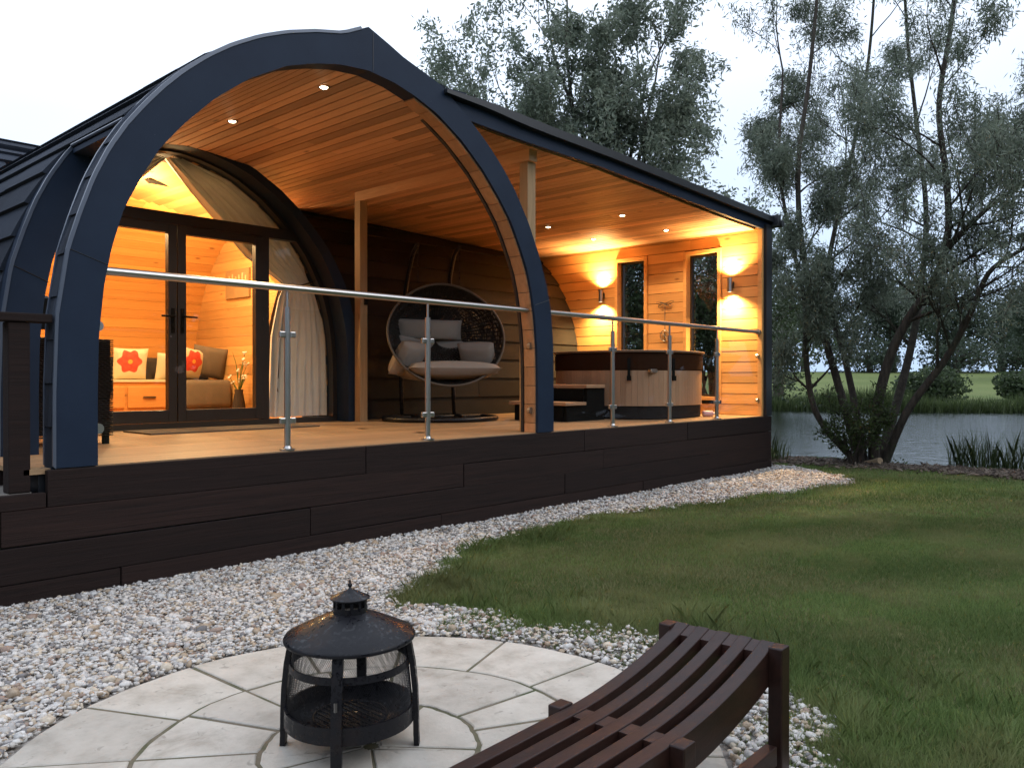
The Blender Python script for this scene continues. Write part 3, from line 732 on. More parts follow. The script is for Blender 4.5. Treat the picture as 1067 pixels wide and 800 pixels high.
for sx in (-1, 1):
    b = MB(); x0, x1 = sorted((cxm+sx*.004, cxm+sx*.928)); z0, z1 = zs+.004, ztop-.004
    s_ = .085
    b.box(x0, x0+s_, YG-.045, YG+.03, H+z0, H+z1); b.box(x1-s_, x1, YG-.045, YG+.03, H+z0, H+z1)
    b.box(x0+s_, x1-s_, YG-.045, YG+.03, H+z1-.085, H+z1); b.box(x0+s_, x1-s_, YG-.045, YG+.03, H+z0, H+z0+.12)
    d = b.build('glazed_door', M['door_frame'], lodge, bevel=.004)
    b = MB(); b.box(x0+s_, x1-s_, YG-.012, YG-.002, H+z0+.12, H+z1-.085); b.build('pane', M['window_glass'], d)
    b = MB(); xc = cxm+sx*.047
    b.box(xc-.016, xc+.016, YG-.056, YG-.045, H+.93, H+1.17); b.tube([(xc,YG-.05,H+1.09),(xc,YG-.09,H+1.09),(xc+sx*.13,YG-.095,H+1.088)], .010, 8)
    b.lathe((xc, YG-.06, H+.97), [(.001,0),(.011,0),(.011,.02),(.001,.02)], 10)
    b.build('handle', M['black_plastic'], d)
# fixed side and top panes
for sx in (-1, 1):
    b = MB(); zz = [zs+(ztop-zs)*i/20 for i in range(21)]
    xa = cxm+sx*1.005; rows = [[(xa, YG, H+q), (cxm+sx*inx(q)*.985, YG, H+q)] for q in zz]
    b.grid(rows); b.build('side_pane', M['window_glass'], lodge)
b = MB(); zz = [ztop+.11+(2.70-ztop-.11)*i/20 for i in range(21)]
b.grid([[(cxm-inx(q)*.985, YG, H+q), (cxm+inx(q)*.985, YG, H+q)] for q in zz]); b.build('gable_pane', M['window_glass'], lodge)

# interior shell: curved back wall of boards, partitions, floor, cross vault over the doors
b = MB()
prof = [(24.0-4.1-y-.0, z) for y, z in []]
IB = [(11.93-(x-X0)*.97, z*.965) for x, z in OUTL]           # back inner curve (y,z)
IBr = resample(IB, 200); dI = np.r_[0, np.cumsum(np.hypot(*np.diff(np.array(IBr), axis=0).T))]
s = 0
while s < dI[-1]-.02:
    e = min(s+.135, dI[-1])
    P = [(float(np.interp(q, dI, [p[0] for p in IBr])), float(np.interp(q, dI, [p[1] for p in IBr]))) for q in (s+.002, (s+e)/2, e-.002)]
    cuts = [1.2, 1.2+random.uniform(.8,2), 3.3+random.uniform(.3,1.2), 5.88]
    for c0, c1 in zip(cuts, cuts[1:]):
        vs = [(c0+.001, p[0], p[1]+H) for p in P]+[(c0+.001, p[0]+.02, p[1]+.01+H) for p in P]+[(c1-.001, p[0], p[1]+H) for p in P]+[(c1-.001, p[0]+.02, p[1]+.01+H) for p in P]
        m = 3; fs = []
        for i in range(2): fs += [(i,i+1,m+i+1,m+i),(2*m+i,3*m+i,3*m+i+1,2*m+i+1),(i,2*m+i,2*m+i+1,i+1),(m+i,m+i+1,3*m+i+1,3*m+i)]
        fs += [(0,m,3*m,2*m),(2,8,11,5)]
        b.add(vs, fs)
    s = e
iw = b.build('inner_wall', M['pine_inner'], lodge)
b = MB()                                   # boards of the little vault over the doors, and flanking walls
VP_ = resample(INN, 80)
for i in range(79):
    p, q = VP_[i], VP_[i+1]
    y1 = 8.02+min(max((p[0]-X0), .05), 2.2) if p[0] < cxm else 8.02+min(7.325-q[0]-X0+.0+.2, 2.2)
    y1 = max(8.15, min(9.93, y1+.1))
    b.ring_xz([(p[0], p[1]+.015+H), (q[0], q[1]+.015+H)], [(p[0], p[1]+H), (q[0], q[1]+H)], 8.01, y1)
b.build('vault_boards', M['pine_wall'], iw)
b = MB()
for xx in (1.2, 5.86):
    b = MB(); z = 0
    while z < 3.0:
        zb = min(z+.135, 3.0)
        w_in = float(np.interp((z+zb)/2, [q[1] for q in IB], [q[0] for q in IB])) if z < 2.9 else 10.1
        b.box(xx, xx+.02, 7.95 + (11.95-w_in), w_in+.05, H+z+.002, H+zb-.001); z = zb
    b.build('partition', M['pine_wall'], iw)
b = MB(); b.box(5.56, 5.88, 8.31, 8.33, H, H+1.9); b.build('return_wall', M['pine_inner'], iw); b = MB(); b.box(1.2, 1.76, 8.31, 8.33, H, H+1.9); b.build('return_wall', M['pine_inner'], iw)
b = MB()
for k in range(32): b.box(1.2, 5.88, 7.92+k*.13, 7.92+k*.13+.127, H-.03, H+.004)
b.build('inner_floor', M['floor_inside'], iw)

# ------------------------------------------------------------------ deck
deck = thing('deck', 'raised timber porch deck faced with dark brown horizontal sleepers', 'deck', (5.8,4.8,0))
b = MB(); y = 4.80; k = 0
while y < 8.6:
    x0 = 1.42 if y < 5.27 else -2.0
    cuts = [x0, 3.4+(k%2)*1.5, 7.0-(k%3)*1.1, 10.22]
    for c0, c1 in zip(cuts, cuts[1:]): b.box(c0+.001, c1-.001, y, y+.138, H-.028, H)
    y += .142; k += 1
b.build('deck_boards', M['deck_wood'], deck)
b = MB(); b.box(-2, 10.2, 5.32, 8.7, H-.16, H-.034); b.box(1.5, 10.2, 4.83, 5.33, H-.16, H-.034); b.build('joists', M['dark_trim'], deck)
b = MB()
rows = [(-.02,.135),(.139,.324),(.328,.513),(.517,.717)]
jn = [[-1.9, 1.9, 4.35, 7.2, 10.235], [-2.4, .9, 3.15, 5.9, 8.6, 10.235], [-1.7, 1.3, 4.6, 6.5, 10.235], [1.52, 3.62, 6.2, 8.1, 10.235]]
for (z0, z1), js in zip(rows, jn):
    for c0, c1 in zip(js, js[1:]):
        j = random.uniform(-.004, .004); q = random.uniform(-.003,.003)
        zt = z1 if z1 < .7 else H-.006
        b.box(c0+.003, c1-.003, 4.755+j, 4.80, z0+q, zt+q*(z1 < .7))
b.box(-2.4, 1.515, 4.756, 4.80, .517, .597)
for (z0, z1) in rows: b.box(10.20, 10.243, 4.805, 9.2, z0, min(z1, H-.006))
b.build('skirt_board', M['dark_sleeper'], deck, bevel=.004)
# entrance step and its hand rail at the left
st = thing('entrance_step', 'low weathered timber step at the left entrance gap in front of the deck', 'step', (.6,5.0,0))
b = MB()
for k in range(3): b.box(-2.3, 1.46, 4.805+k*.146, 4.805+k*.146+.142, .57, .60)
b.build('tread', M['step_wood'], st)
b = MB(); b.box(-2.3, 1.46, 5.245, 5.265, .45, H-.03); b.build('riser', M['dark_sleeper'], st)
hr = thing('timber_handrail', 'dark brown square timber hand rail and post beside the left arch leg', 'handrail', (1.44,4.9,.6))
b = MB(); b.box(1.352, 1.455, 4.80, 4.90, .60, 1.50); b.build('post', M['dark_sleeper'], hr, bevel=.006)
b = MB(); b.box(-1.6, 1.56, 4.785, 4.915, 1.503, 1.548); b.build('rail', M['dark_sleeper'], hr, bevel=.005)
wl = thing('wall_lantern', 'small black wall lantern fixed inside the second arch by the entrance', 'lantern', (1.83,Y2+.07,H+.92))
b = MB(); b.box(1.795, 1.86, Y2+.02, Y2+.09, H+.80, H+1.0); b.build('housing', M['black_plastic'], wl, bevel=.01)
b = MB(); b.box(1.805, 1.85, Y2+.03, Y2+.08, H+1.0, H+1.015); b.build('cap', M['chrome_dark'], wl)

# ------------------------------------------------------------------ glass balustrade
bal = thing('glass_balustrade', 'clear glass balustrade with round stainless hand rail along the deck edge', 'railing', (5.8,4.85,H))
YB = 4.845
b = MB(); b.tube([(1.80,YB,H+1.095),(5.54,YB,H+1.095)], .0245, 14); b.tube([(1.785,YB,H+1.095),(1.83,YB,H+1.095)], .042, 14)
b.build('handrail', M['steel'], bal, smooth=True, auto=40)
b = MB(); b.tube([(5.77,YB,H+1.095),(10.06,YB,H+1.095)], .0245, 14); b.tube([(10.0,YB,H+1.095),(10.035,YB,H+1.095)], .040, 14)
b.build('handrail', M['steel'], bal, smooth=True, auto=40)
for x in (3.03, 4.29, 6.78, 7.86, 8.93):
    b = MB(); b.tube([(x,YB,H+.012),(x,YB,H+.965)], .0215, 14); b.tube([(x,YB,H+.96),(x,YB,H+1.085)], .009, 10)
    b.lathe((x,YB,H), [(.001,.0),(.052,.0),(.052,.010),(.030,.014),(.022,.03)], 24)
    p = b.build('baluster', M['steel'], bal, smooth=True, auto=40)
    for zc in (.20, .78):
        for sx in (-1, 1):
            b = MB(); b.box(x+sx*.018 if sx > 0 else x-.062, x+.062 if sx > 0 else x-.018, YB-.014, YB+.014, H+zc-.022, H+zc+.022)
            b.build('clamp', M['steel'], p, bevel=.008)
for x, s_ in ((1.79, 1), (5.535, -1), (5.775, 1), (10.03, -1)):
    for zc in (.20, .78):
        b = MB(); b.lathe((0,0,0), [(.001,-.014),(.030,-.014),(.030,.014),(.001,.014)], 16)
        vs = [(x+s_*.02+p[0], YB+p[2], H+zc+p[1]) for p in b.v]; f = b.f; b = MB(); b.add(vs, f)
        b.build('clamp', M['steel'], bal, smooth=True, auto=40)
gx = [1.80, 3.03, 4.29, 5.53]; gx2 = [5.78, 6.78, 7.86, 8.93, 10.02]
for g_ in (gx, gx2):
    for a, c in zip(g_, g_[1:]):
        b = MB(); b.box(a+.035, c-.035, YB-.005, YB+.005, H+.085, H+.955)
        b.build('glass_panel', M['glass'], bal)

# ------------------------------------------------------------------ lamps
WARM = (1.0, .64, .34)
def light(name, typ, loc, energy, col=WARM, parent=None, **kw):
    l = bpy.data.lights.new(name, typ); l.energy = energy; l.color = col
    for k, v in kw.items(): setattr(l, k, v)
    o = bpy.data.objects.new(name, l); COL.objects.link(o)
    if parent is not None: o.parent = parent
    o.location = loc; return o
P_PORCH, P_DECK, P_WALL, P_ROOM = 78, 62, 230, 135
def ceil_z(x): return at_inner(CEIL[len(CEIL)//4:], x)
def downlight(x, y, power, label, group, z=None):
    z = (ceil_z(x) if z is None else z)+H
    d = thing('downlight', label, 'spotlight', (x,y,z), group)
    b = MB(); b.lathe((x,y,z), [(.048,.004),(.048,-.004),(.034,-.006),(.030,.004)], 24, True); b.build('bezel', M['chrome_dark'], d)
    b = MB(); b.lathe((x,y,z), [(.001,-.009),(.024,-.009),(.030,-.003)], 20); b.build('lens', M['lamp_glow'], d)
    light('bulb', 'SPOT', (0,0,-.03), power, parent=d, spot_size=math.radians(130), spot_blend=.8, shadow_soft_size=.03)
    return d
downlight(3.63, 5.29, P_PORCH, 'downlight nearest the front arch in the vaulted porch ceiling', 'porch ceiling downlights')
downlight(3.56, 6.55, P_PORCH, 'downlight over the doors, farther back in the vaulted porch ceiling', 'porch ceiling downlights')
for x, y, l in ((8.33,7.0,'back downlight above the hot tub, nearest the swing chair'), (8.36,5.83,'front downlight of the flat ceiling nearest the arch'),
                (9.33,7.0,'back downlight above the hot tub, close to the back window'), (9.42,5.86,'front downlight close to the end wall and front window')):
    downlight(x, y, P_DECK, l, 'hot tub ceiling downlights')
def wall_lamp(y, label):
    z = H+1.74
    d = thing('wall_lamp', label, 'wall lamp', (XW-.03,y,z), 'up and down wall lamps')
    b = MB(); c = (XW-.085,y,z-.095); b.lathe(c, [(.030,0),(.033,0),(.033,.19),(.030,.19)], 20, True); b.build('tube', M['steel'], d, smooth=True, auto=40)
    b = MB(); b.box(XW-.035, XW-.022, y-.03, y+.03, z-.045, z+.045); b.box(XW-.055, XW-.033, y-.015, y+.015, z-.015, z+.015); b.build('bracket', M['chrome_dark'], d)
    for zz, rx in ((.075, PI), (-.075, 0)):
        b = MB(); b.lathe((XW-.085,y,z+zz), [(.001,0),(.029,0)], 18); b.build('bulb', M['lamp_glow'], d)
        l = light('beam', 'SPOT', (-.075,0,zz*1.5), P_WALL*(1.0 if rx else 1.1), col=(1,.62,.25), parent=d, spot_size=math.radians(140), spot_blend=1.0, shadow_soft_size=.03)
        l.rotation_euler = (rx, 0, 0)
    return d
wall_lamp(7.37, 'steel up and down wall lamp left of the back window')
wall_lamp(5.24, 'steel up and down wall lamp right of the front window')
for i, (x, y) in enumerate(((2.6,9.9),(3.75,9.0),(4.9,9.9))):
    z = 2.80 if y > 9.5 else 2.69
    d = downlight(x, y, P_ROOM, ['left inside ceiling spotlight behind the doors','inside ceiling spotlight seen through the gable glass','right inside ceiling spotlight over the sofa'][i], 'spotlights inside the room', z)
    light('room_glow', 'POINT', (0,0,-.35), P_ROOM*.8, col=(1,.63,.28), parent=d, shadow_soft_size=.12)

# ------------------------------------------------------------------ furniture inside
def puff(w, h, t, n=14, sq=.35, pinch=.05):
    b = MB()
    for sgn in (-1, 1):
        P = []
        for i in range(n+1):
            row = []
            for j in range(n+1):
                u, v = 2*i/n-1, 2*j/n-1
                e = (max(0,1-u*u)*max(0,1-v*v))**sq
                k = 1-pinch*(1-abs(u)**2)*abs(v)-pinch*(1-abs(v)**2)*abs(u)
                row.append((u*w/2*k, sgn*t/2*e, v*h/2*k))
            P.append(row if sgn < 0 else row[::-1])
        b.grid(P)
    return b
def cushion(name, loc, size, rot, m, label, group=None, cat='cushion'):
    b = puff(*size); o = b.build(name, m, smooth=True); o.location = loc; o.rotation_euler = rot
    return tag(o, label, cat, group)
so = thing('banquette', 'pale pine corner bench with drawers beneath, in the room behind the doors', 'bench seat', (4.2,11.2,H))
b = MB(); b.box(2.6, 5.08, 10.95, 11.75, H+.03, H+.44); b.build('base', M['pine_inner'], so)
b = MB(); b.box(2.6, 5.08, 10.93, 11.7, H+.442, H+.475); b.build('seat', M['cream'], so)
for k in range(4):
    x0 = 2.66+k*.60; b = MB(); b.box(x0, x0+.56, 10.925, 10.948, H+.10, H+.38); dr = b.build('drawer', M['pine_inner'], so, bevel=.006)
    b = MB(); b.box(x0+.20, x0+.36, 10.905, 10.923, H+.23, H+.25); b.build('drawer_handle', M['chrome_dark'], dr)
sf = thing('sofa', 'dark grey fabric sofa at the right end of the pine bench inside', 'sofa', (5.45,11.2,H))
def rbox(x0,x1,y0,y1,z0,z1,nm,m,par,bv=.05):
    b = MB(); b.box(x0,x1,y0,y1,z0,z1); o = b.build(nm, m, par, bevel=bv, smooth=False); o.modifiers[0].segments = 4; o.data.polygons.foreach_set('use_smooth',[True]*6); return o
rbox(5.12,5.83,10.72,11.7,H+.08,H+.47,'seat',M['grey_sofa'],so and sf,.07)
rbox(2.6,5.84,11.42,11.70,H+.44,H+.78,'backrest',M['charcoal_fabric'],sf,.06)
cushion('cushion', (4.60,11.20,H+.68), (.46,.44,.16), (.22,0,.0), M['flower_cushion'], 'cream cushion with a red flower, leftmost on the pine bench', 'cushions inside')
cushion('cushion', (5.16,11.25,H+.65), (.40,.40,.14), (.22,0,.1), M['cream'], 'plain cream cushion half hidden behind the door stiles', 'cushions inside')
cushion('cushion', (5.36,11.02,H+.69), (.44,.44,.15), (.25,.12,.35), M['flower_cushion'], 'cream cushion with a red flower leaning on the grey one at right', 'cushions inside')
cushion('cushion', (5.64,11.05,H+.72), (.48,.46,.17), (.25,.15,-.3), M['grey_sofa'], 'large plain grey cushion at the right end of the sofa', 'cushions inside')
pl = thing('potted_flowers', 'white flowers in a vase beside the sofa end inside', 'plant', (5.66,10.25,H))
b = MB(); b.lathe((5.66,10.25,H), [(.001,0),(.07,0),(.09,.1),(.055,.3),(.06,.34)], 20); b.build('vase', M['charcoal_fabric'], pl, smooth=True)
b = MB(); fl = MB()
for k in range(16):
    a = random.uniform(0,2*PI); q = random.uniform(.06,.2); h = random.uniform(.42,.86)
    top_ = (5.66+q*math.cos(a)*.7, 10.25+q*math.sin(a), H+h)
    b.tube([(5.66,10.25,H+.3),(5.66+q*.4*math.cos(a),10.25+q*.4*math.sin(a),H+h*.8),top_], .004, 4)
    if k < 11:
        fl = MB()
        for j in range(5):
            c = Vector(top_)+Vector((random.uniform(-.02,.02),random.uniform(-.02,.02),random.uniform(-.02,.02)))
            fl.add([tuple(c+Vector(v)*.016) for v in ICO], [tuple(int(i) for i in f) for f in ICF])
        fl.build('flower', M['white_petal'], pl, smooth=True)
b.build('stem', M['green_stem'], pl)
pc_ = thing('wall_picture', 'square canvas picture hung on the pine side wall inside', 'picture', (5.84,10.6,H+1.82))
b = MB(); b.box(5.825, 5.855, 10.28, 10.92, H+1.62, H+2.02); b.build('canvas', M['canvas'], pc_)
b = MB()
for k in range(6): b.box(5.819, 5.824, 10.34+k*.09, 10.37+k*.09, H+1.78+.03*(k%3), H+1.92+.02*((k*2)%3))
b.build('artwork', M['canvas_mark'], pc_)
# curtains drawn back from the gable
def curtain(sx, label):
    o = thing('curtain', label, 'curtain', (cxm+sx*1.6, 8.03, H), 'gable curtains')
    def le(v):                             # free edge of the cloth: apex -> tie -> floor
        pts = [(0,(.0,2.68)),(.18,(.25,2.42)),(.34,(.52,2.16)),(.50,(.88,1.80)),(.62,(1.22,1.60)),(.66,(1.33,1.52)),(.72,(1.27,1.38)),(.82,(1.17,.95)),(1,(1.12,.06))]
        return [float(np.interp(v, [p[0] for p in pts], [p[1][k] for p in pts])) for k in (0,1)]
    def ri(v):
        pts = [(0,(.10,2.70)),(.18,(.62,2.58)),(.34,(1.02,2.36)),(.50,(1.33,2.08)),(.62,(1.60,1.70)),(.66,(1.66,1.57)),(.72,(1.76,1.30)),(.82,(1.83,.90)),(1,(1.84,.06))]
        return [float(np.interp(v, [p[0] for p in pts], [p[1][k] for p in pts])) for k in (0,1)]
    P = []
    for i in range(61):
        v = i/60; a, c = le(v), ri(v); row = []
        for j in range(71):
            u = j/70
            amp = (.034+.012*math.sin(u*5+1))*(1-.6*math.exp(-((v-.66)/.06)**2))
            yy = 8.03 + amp*math.sin(u*2*PI*7+1.1*math.sin(u*9)+1.2*math.sin(v*4)) + .010*math.sin(u*2*PI*19+v*7)
            row.append((cxm+sx*(a[0]+(c[0]+.065-a[0])*u), yy+.02, H+a[1]+(c[1]-a[1])*u))
        P.append(row)
    b = MB(); b.grid(P); b.build('drape', M['curtain'], o, smooth=True)
    P = []
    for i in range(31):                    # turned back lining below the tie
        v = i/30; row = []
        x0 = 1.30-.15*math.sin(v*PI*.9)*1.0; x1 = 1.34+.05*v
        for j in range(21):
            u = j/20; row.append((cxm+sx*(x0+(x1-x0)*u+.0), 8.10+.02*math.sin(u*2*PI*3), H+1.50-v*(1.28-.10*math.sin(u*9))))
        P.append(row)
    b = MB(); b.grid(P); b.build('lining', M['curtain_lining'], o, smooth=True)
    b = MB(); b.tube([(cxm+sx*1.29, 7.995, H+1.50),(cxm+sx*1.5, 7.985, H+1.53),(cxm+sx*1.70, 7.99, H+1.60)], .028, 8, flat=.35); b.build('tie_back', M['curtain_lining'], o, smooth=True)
    return o
curtain(1, 'pale grey curtain tied back at the right of the doors')
curtain(-1, 'pale grey curtain tied back at the left, mostly hidden behind the arch leg')
b = MB(); b.box(3.05, 4.75, 7.0, 7.58, H+.002, H+.014); tag(b.build('doormat', M['mat_grey'], loc=(3.9,7.3,H)), 'wide flat grey doormat on the deck in front of the glazed doors', 'doormat')

# wicker armchair half hidden behind the arch leg
wc = thing('wicker_armchair', 'dark wicker armchair on the deck behind the left arch leg', 'armchair', (2.15,6.6,H))
def weave_panel(b, p0, ux, uz, nu, nz, w, h, t=.007):
    p0, ux, uz = Vector(p0), Vector(ux), Vector(uz); nrm = ux.cross(uz)
    for i in range(nz):
        pts = []
        for j in range(nu*2+1):
            pts.append(p0+ux*(w*j/(nu*2))+uz*(h*(i+.5)/nz)+nrm*(.006*(1 if (i+j)%2 else -1)))
        b.tube(pts, h/nz*.42, 4, flat=.6)
b = MB()
b.box(1.90,2.44,6.30,6.86,H+.08,H+.34)
weave_panel(b, (1.89,6.292,H+.06), (1,0,0), (0,0,1), 14, 44, .57, .70)
b.build('frame', M['wicker'], wc)
b = MB(); weave_panel(b, (2.452,6.30,H+.06), (0,1,0), (0,0,1), 14, 32, .56, .50); b.box(2.40,2.445,6.31,6.86,H+.34,H+.565); b.box(1.89,1.94,6.31,6.86,H+.34,H+.565); b.build('armrest', M['wicker'], wc)
b = MB(); b.box(1.895,2.445,6.30,6.34,H+.34,H+.775); weave_panel(b, (1.89,6.288,H+.34), (1,0,0), (0,0,1), 14, 28, .57, .435); b.build('backrest', M['wicker'], wc)
for x in (1.93,2.42):
    for y in (6.33,6.82): b = MB(); b.box(x-.02,x+.02,y-.02,y+.02,H,H+.08); b.build('leg', M['black_plastic'], wc)
rbox(1.95,2.39,6.36,6.84,H+.35,H+.45,'seat_cushion',M['grey_cushion'],wc,.03)

# ------------------------------------------------------------------ hanging egg chair
EC = Vector((6.44, 7.05, H))
eg = thing('hanging_egg_chair', 'double wicker egg chair with grey cushions hanging from a black stand', 'swing chair', tuple(EC))
toward = Vector((-EC.x, -EC.y, 0)).normalized()               # opening faces about the viewer, turned right
fwd = (toward + Vector((.30,-.05,0))).normalized(); side = Vector((-fwd.y, fwd.x, 0))
if side.dot(Vector((SA,-CA,0))) < 0: side = -side              # side = to the right when seen from the front
def E(s, f, z): return EC + side*s + fwd*f + Vector((0,0,z))
b = MB(); b.tube([E(.66*math.cos(a), .58*math.sin(a), .028) for a in np.linspace(0, 2*PI, 41)], .028, 8, cap=False)
b.tube([E(-.6,-.25,.03),E(0,-.28,.03),E(.6,-.25,.03)], .025, 8)
b.build('base_ring', M['black_iron'], eg, smooth=True)
for sx in (-.22, .22):
    pts = [E(sx*1.5,-.50,.03),E(sx*1.5,-.54,.35),E(sx*1.45,-.62,.9),E(sx*1.3,-.60,1.4),E(sx*1.2,-.46,1.75),E(sx*1.15,-.26,1.98),E(sx*1.15,-.06,2.05)]
    b = MB(); b.tube(pts, .026, 8); b.tube([E(sx*1.5,-.5,.03),E(sx*1.2,-.2,.05),E(sx*1.2,.1,.03)], .02, 8); b.build('stand_arm', M['black_iron'], eg, smooth=True)
    b = MB()
    z = 2.04
    while z > 1.60:
        b.tube([E(sx*1.15,-.06,z),E(sx*1.15,-.06,z-.035)], .008 if int(z*40)%2 else .005, 5); z -= .03
    b.build('chain', M['black_iron'], eg)
# basket: half of a squashed egg, woven
A0, B0, C0 = .69, .50, .585; zc = .99
def egg(th, phi):                          # th: around the opening axis, phi: from the rim (0) to the back pole (pi/2)
    cs = math.cos(phi); s = A0*cs*math.cos(th); z = C0*cs*math.sin(th); f = .16-B0*math.sin(phi)*.95 - .12*math.sin(th)*0
    if z > 0: s *= 1-.10*(z/C0)**2
    return E(s, f+.10-.16*(z/C0), zc+z)
b = MB(); b.tube([egg(a, 0) for a in np.linspace(0, 2*PI, 61)], .014, 8, cap=False); b.build('rim', M['rattan_rim'], eg, smooth=True)
b = MB()
for k in range(72):
    th = 2*PI*k/72; b.tube([egg(th, p) for p in np.linspace(0, 1.5, 12)], .008, 4)
rj = random.Random(5)
for k in range(34):
    ph_ = .03+1.45*k/34; b.tube([egg(a, ph_+.02*math.sin(a*9+k)) for a in np.linspace(0, 2*PI, 50)], .0065, 4, cap=False)
for k in range(420):                       # loose random weave
    th = rj.uniform(0,2*PI); p0 = rj.uniform(.05,1.3); dt = rj.uniform(.4,1.1)*rj.choice((-1,1)); dp = rj.uniform(-.5,.5)
    b.tube([egg(th+dt*i/6, min(1.5,max(.02,p0+dp*i/6))) for i in range(7)], .006, 4)
b.build('basket', M['wicker'], eg)
def ecush(name, s, f, z, size, rx, rz, m=M['grey_cushion']):
    b = puff(*size, n=16, sq=.28, pinch=.03); o = b.build(name, m, smooth=True); o.parent = eg
    ang = math.atan2(side.y, side.x); o.location = side*s+fwd*f+Vector((0,0,z)); o.rotation_euler = (rx, 0, ang+rz); return o
ecush('seat_cushion', .06, .12, .57, (1.08,.70,.22), math.radians(84), 0)
ecush('seat_cushion', .44, .06, .72, (.44,.44,.24), math.radians(35), -.6)
ecush('back_cushion', -.26, -.20, .78, (.52,.46,.18), math.radians(12), .25)
ecush('back_cushion', .20, -.24, .76, (.50,.42,.18), math.radians(12), -.15)
ecush('seat_cushion', -.40, .04, .72, (.40,.44,.24), math.radians(35), .6)
ecush('pillow', -.10, -.12, 1.06, (.80,.24,.13), math.radians(8), .0)
b = MB(); b.tube([E(-.12,-.03,1.16),E(-.12,-.02,1.02),E(-.14,-.04,.93)], .012, 6); b.build('strap', M['charcoal_fabric'], eg)

# ------------------------------------------------------------------ hot tub, steps, ornament, bottle
TC = (8.83, 6.06); TR = .90
tub = thing('hot_tub', 'round hot tub clad in vertical wood with a brown cover', 'hot tub', (*TC, H))
b = MB(); n = 88
def sqr(a, r):                             # a slightly squared circle
    c, s = math.cos(a), math.sin(a); k = (abs(c)**2.6+abs(s)**2.6)**(-1/2.6); return (TC[0]+r*k*c, TC[1]+r*k*s)
def ring_wall(b, r0, r1, z0, z1, n=96):
    vs = []
    for (r, z) in ((r1,z0),(r1,z1),(r0,z1),(r0,z0)):
        for k in range(n): p = sqr(2*PI*k/n, r); vs.append((p[0],p[1],H+z))
    b.add(vs, [(i*n+k, i*n+(k+1)%n, ((i+1)%4)*n+(k+1)%n, ((i+1)%4)*n+k) for i in range(4) for k in range(n)])
for k in range(n):
    a0, a1 = 2*PI*(k+.015)/n, 2*PI*(k+.985)/n; vs = []
    for r in (TR-.06, TR-.03):
        for a in (a0, a1):
            p = sqr(a, r); vs += [(p[0],p[1],H+.16),(p[0],p[1],H+.585)]
    b.add(vs, [(4,6,7,5),(0,1,3,2),(0,4,5,1),(2,3,7,6),(1,5,7,3),(0,2,6,4)])
b.build('cladding', M['tub_wood'], tub)
b = MB(); ring_wall(b, .1, TR-.045, .01, .162); ring_wall(b, TR-.12, TR-.062, .16, .60); b.build('base', M['tub_base'], tub)
b = MB(); ring_wall(b, .02, TR-.02, .585, .795); b.build('cover_skirt', M['tub_cover'], tub, bevel=.015)
b = MB(); ring_wall(b, .02, TR+.005, .797, .825); ct = b.build('cover_top', mat('cover_edge', (.15,.09,.06), .5), tub, bevel=.008)
for a in (3.75, 4.35, 5.35):
    b = MB(); p = sqr(a, TR+.004); q = Vector((math.cos(a), math.sin(a), 0)); s_ = Vector((-q.y, q.x, 0))
    b.obox((p[0],p[1],H+.60), s_*.018, q*.006, (0,0,.13)); b.obox((p[0]+q.x*.01,p[1]+q.y*.01,H+.49), s_*.026, q*.012, (0,0,.03)); b.build('cover_strap', M['black_plastic'], tub)
b = MB(); p = sqr(4.05, TR-.01); b.box(p[0]-.07, p[0]+.07, p[1]-.02, p[1]+.03, H+.555, H+.60); b.build('control_panel', M['steel'], tub, bevel=.008)
stp = thing('hot_tub_steps', 'two tread dark plastic steps with pale wood treads against the hot tub', 'steps', (7.4,6.1,H))
b = MB()
for y in (5.72, 6.46):
    b.add([(7.12,y,H),(7.84,y,H),(7.84,y,H+.375),(7.50,y,H+.375),(7.50,y,H+.18),(7.12,y,H+.18)]+[(7.12,y+.04,H),(7.84,y+.04,H),(7.84,y+.04,H+.375),(7.50,y+.04,H+.375),(7.50,y+.04,H+.18),(7.12,y+.04,H+.18)],
          [(0,1,2,3,4,5),(11,10,9,8,7,6)]+[(i,6+i,6+(i+1)%6,(i+1)%6) for i in range(6)])
b.box(7.48,7.50,5.76,6.46,H,H+.37); b.box(7.10,7.12,5.76,6.46,H,H+.17)
b.build('frame', M['black_plastic'], stp)
b = MB(); b.box(7.44,7.80,5.68,6.54,H+.378,H+.415); b.build('tread', M['tub_wood'], stp, bevel=.005)
b = MB(); b.box(7.06,7.44,5.68,6.54,H+.183,H+.22); b.build('tread', M['tub_wood'], stp, bevel=.005)
bt = thing('drink_bottle', 'small pale pink bottle lying on the deck at the right foot of the hot tub', 'bottle', (9.33,5.18,H+.04))
b = MB(); d_ = Vector((.75,-.66,0))*.5; c_ = Vector((9.33,5.18,H+.042)); b.tube([c_-d_*.15,c_-d_*.13,c_+d_*.10,c_+d_*.14], [.03,.04,.04,.018], 14); b.build('body', M['pink_plastic'], bt, smooth=True)
b = MB(); b.tube([c_+d_*.14,c_+d_*.20], .018, 10); b.build('cap', M['white_petal'], bt)
om = thing('wall_ornament', 'rusty wire dragonfly ornament with a round disc on the wall between the windows', 'ornament', (XW-.03,6.27,H+1.3))
b = MB(); b.tube([(XW-.045,6.27,H+1.0),(XW-.05,6.265,H+1.56)], .005, 5)
b.tube([(XW-.05,6.27+.075*math.cos(a),H+1.10+.075*math.sin(a)) for a in np.linspace(0,2*PI,25)], .006, 5, cap=False)
for k in range(7): b.tube([(XW-.05,6.27+.07*math.cos(PI*k/7),H+1.10+.07*math.sin(PI*k/7)),(XW-.05,6.27-.07*math.cos(PI*k/7),H+1.10-.07*math.sin(PI*k/7))], .003, 4)
b.build('disc', M['chrome_dark'], om)
b = MB()
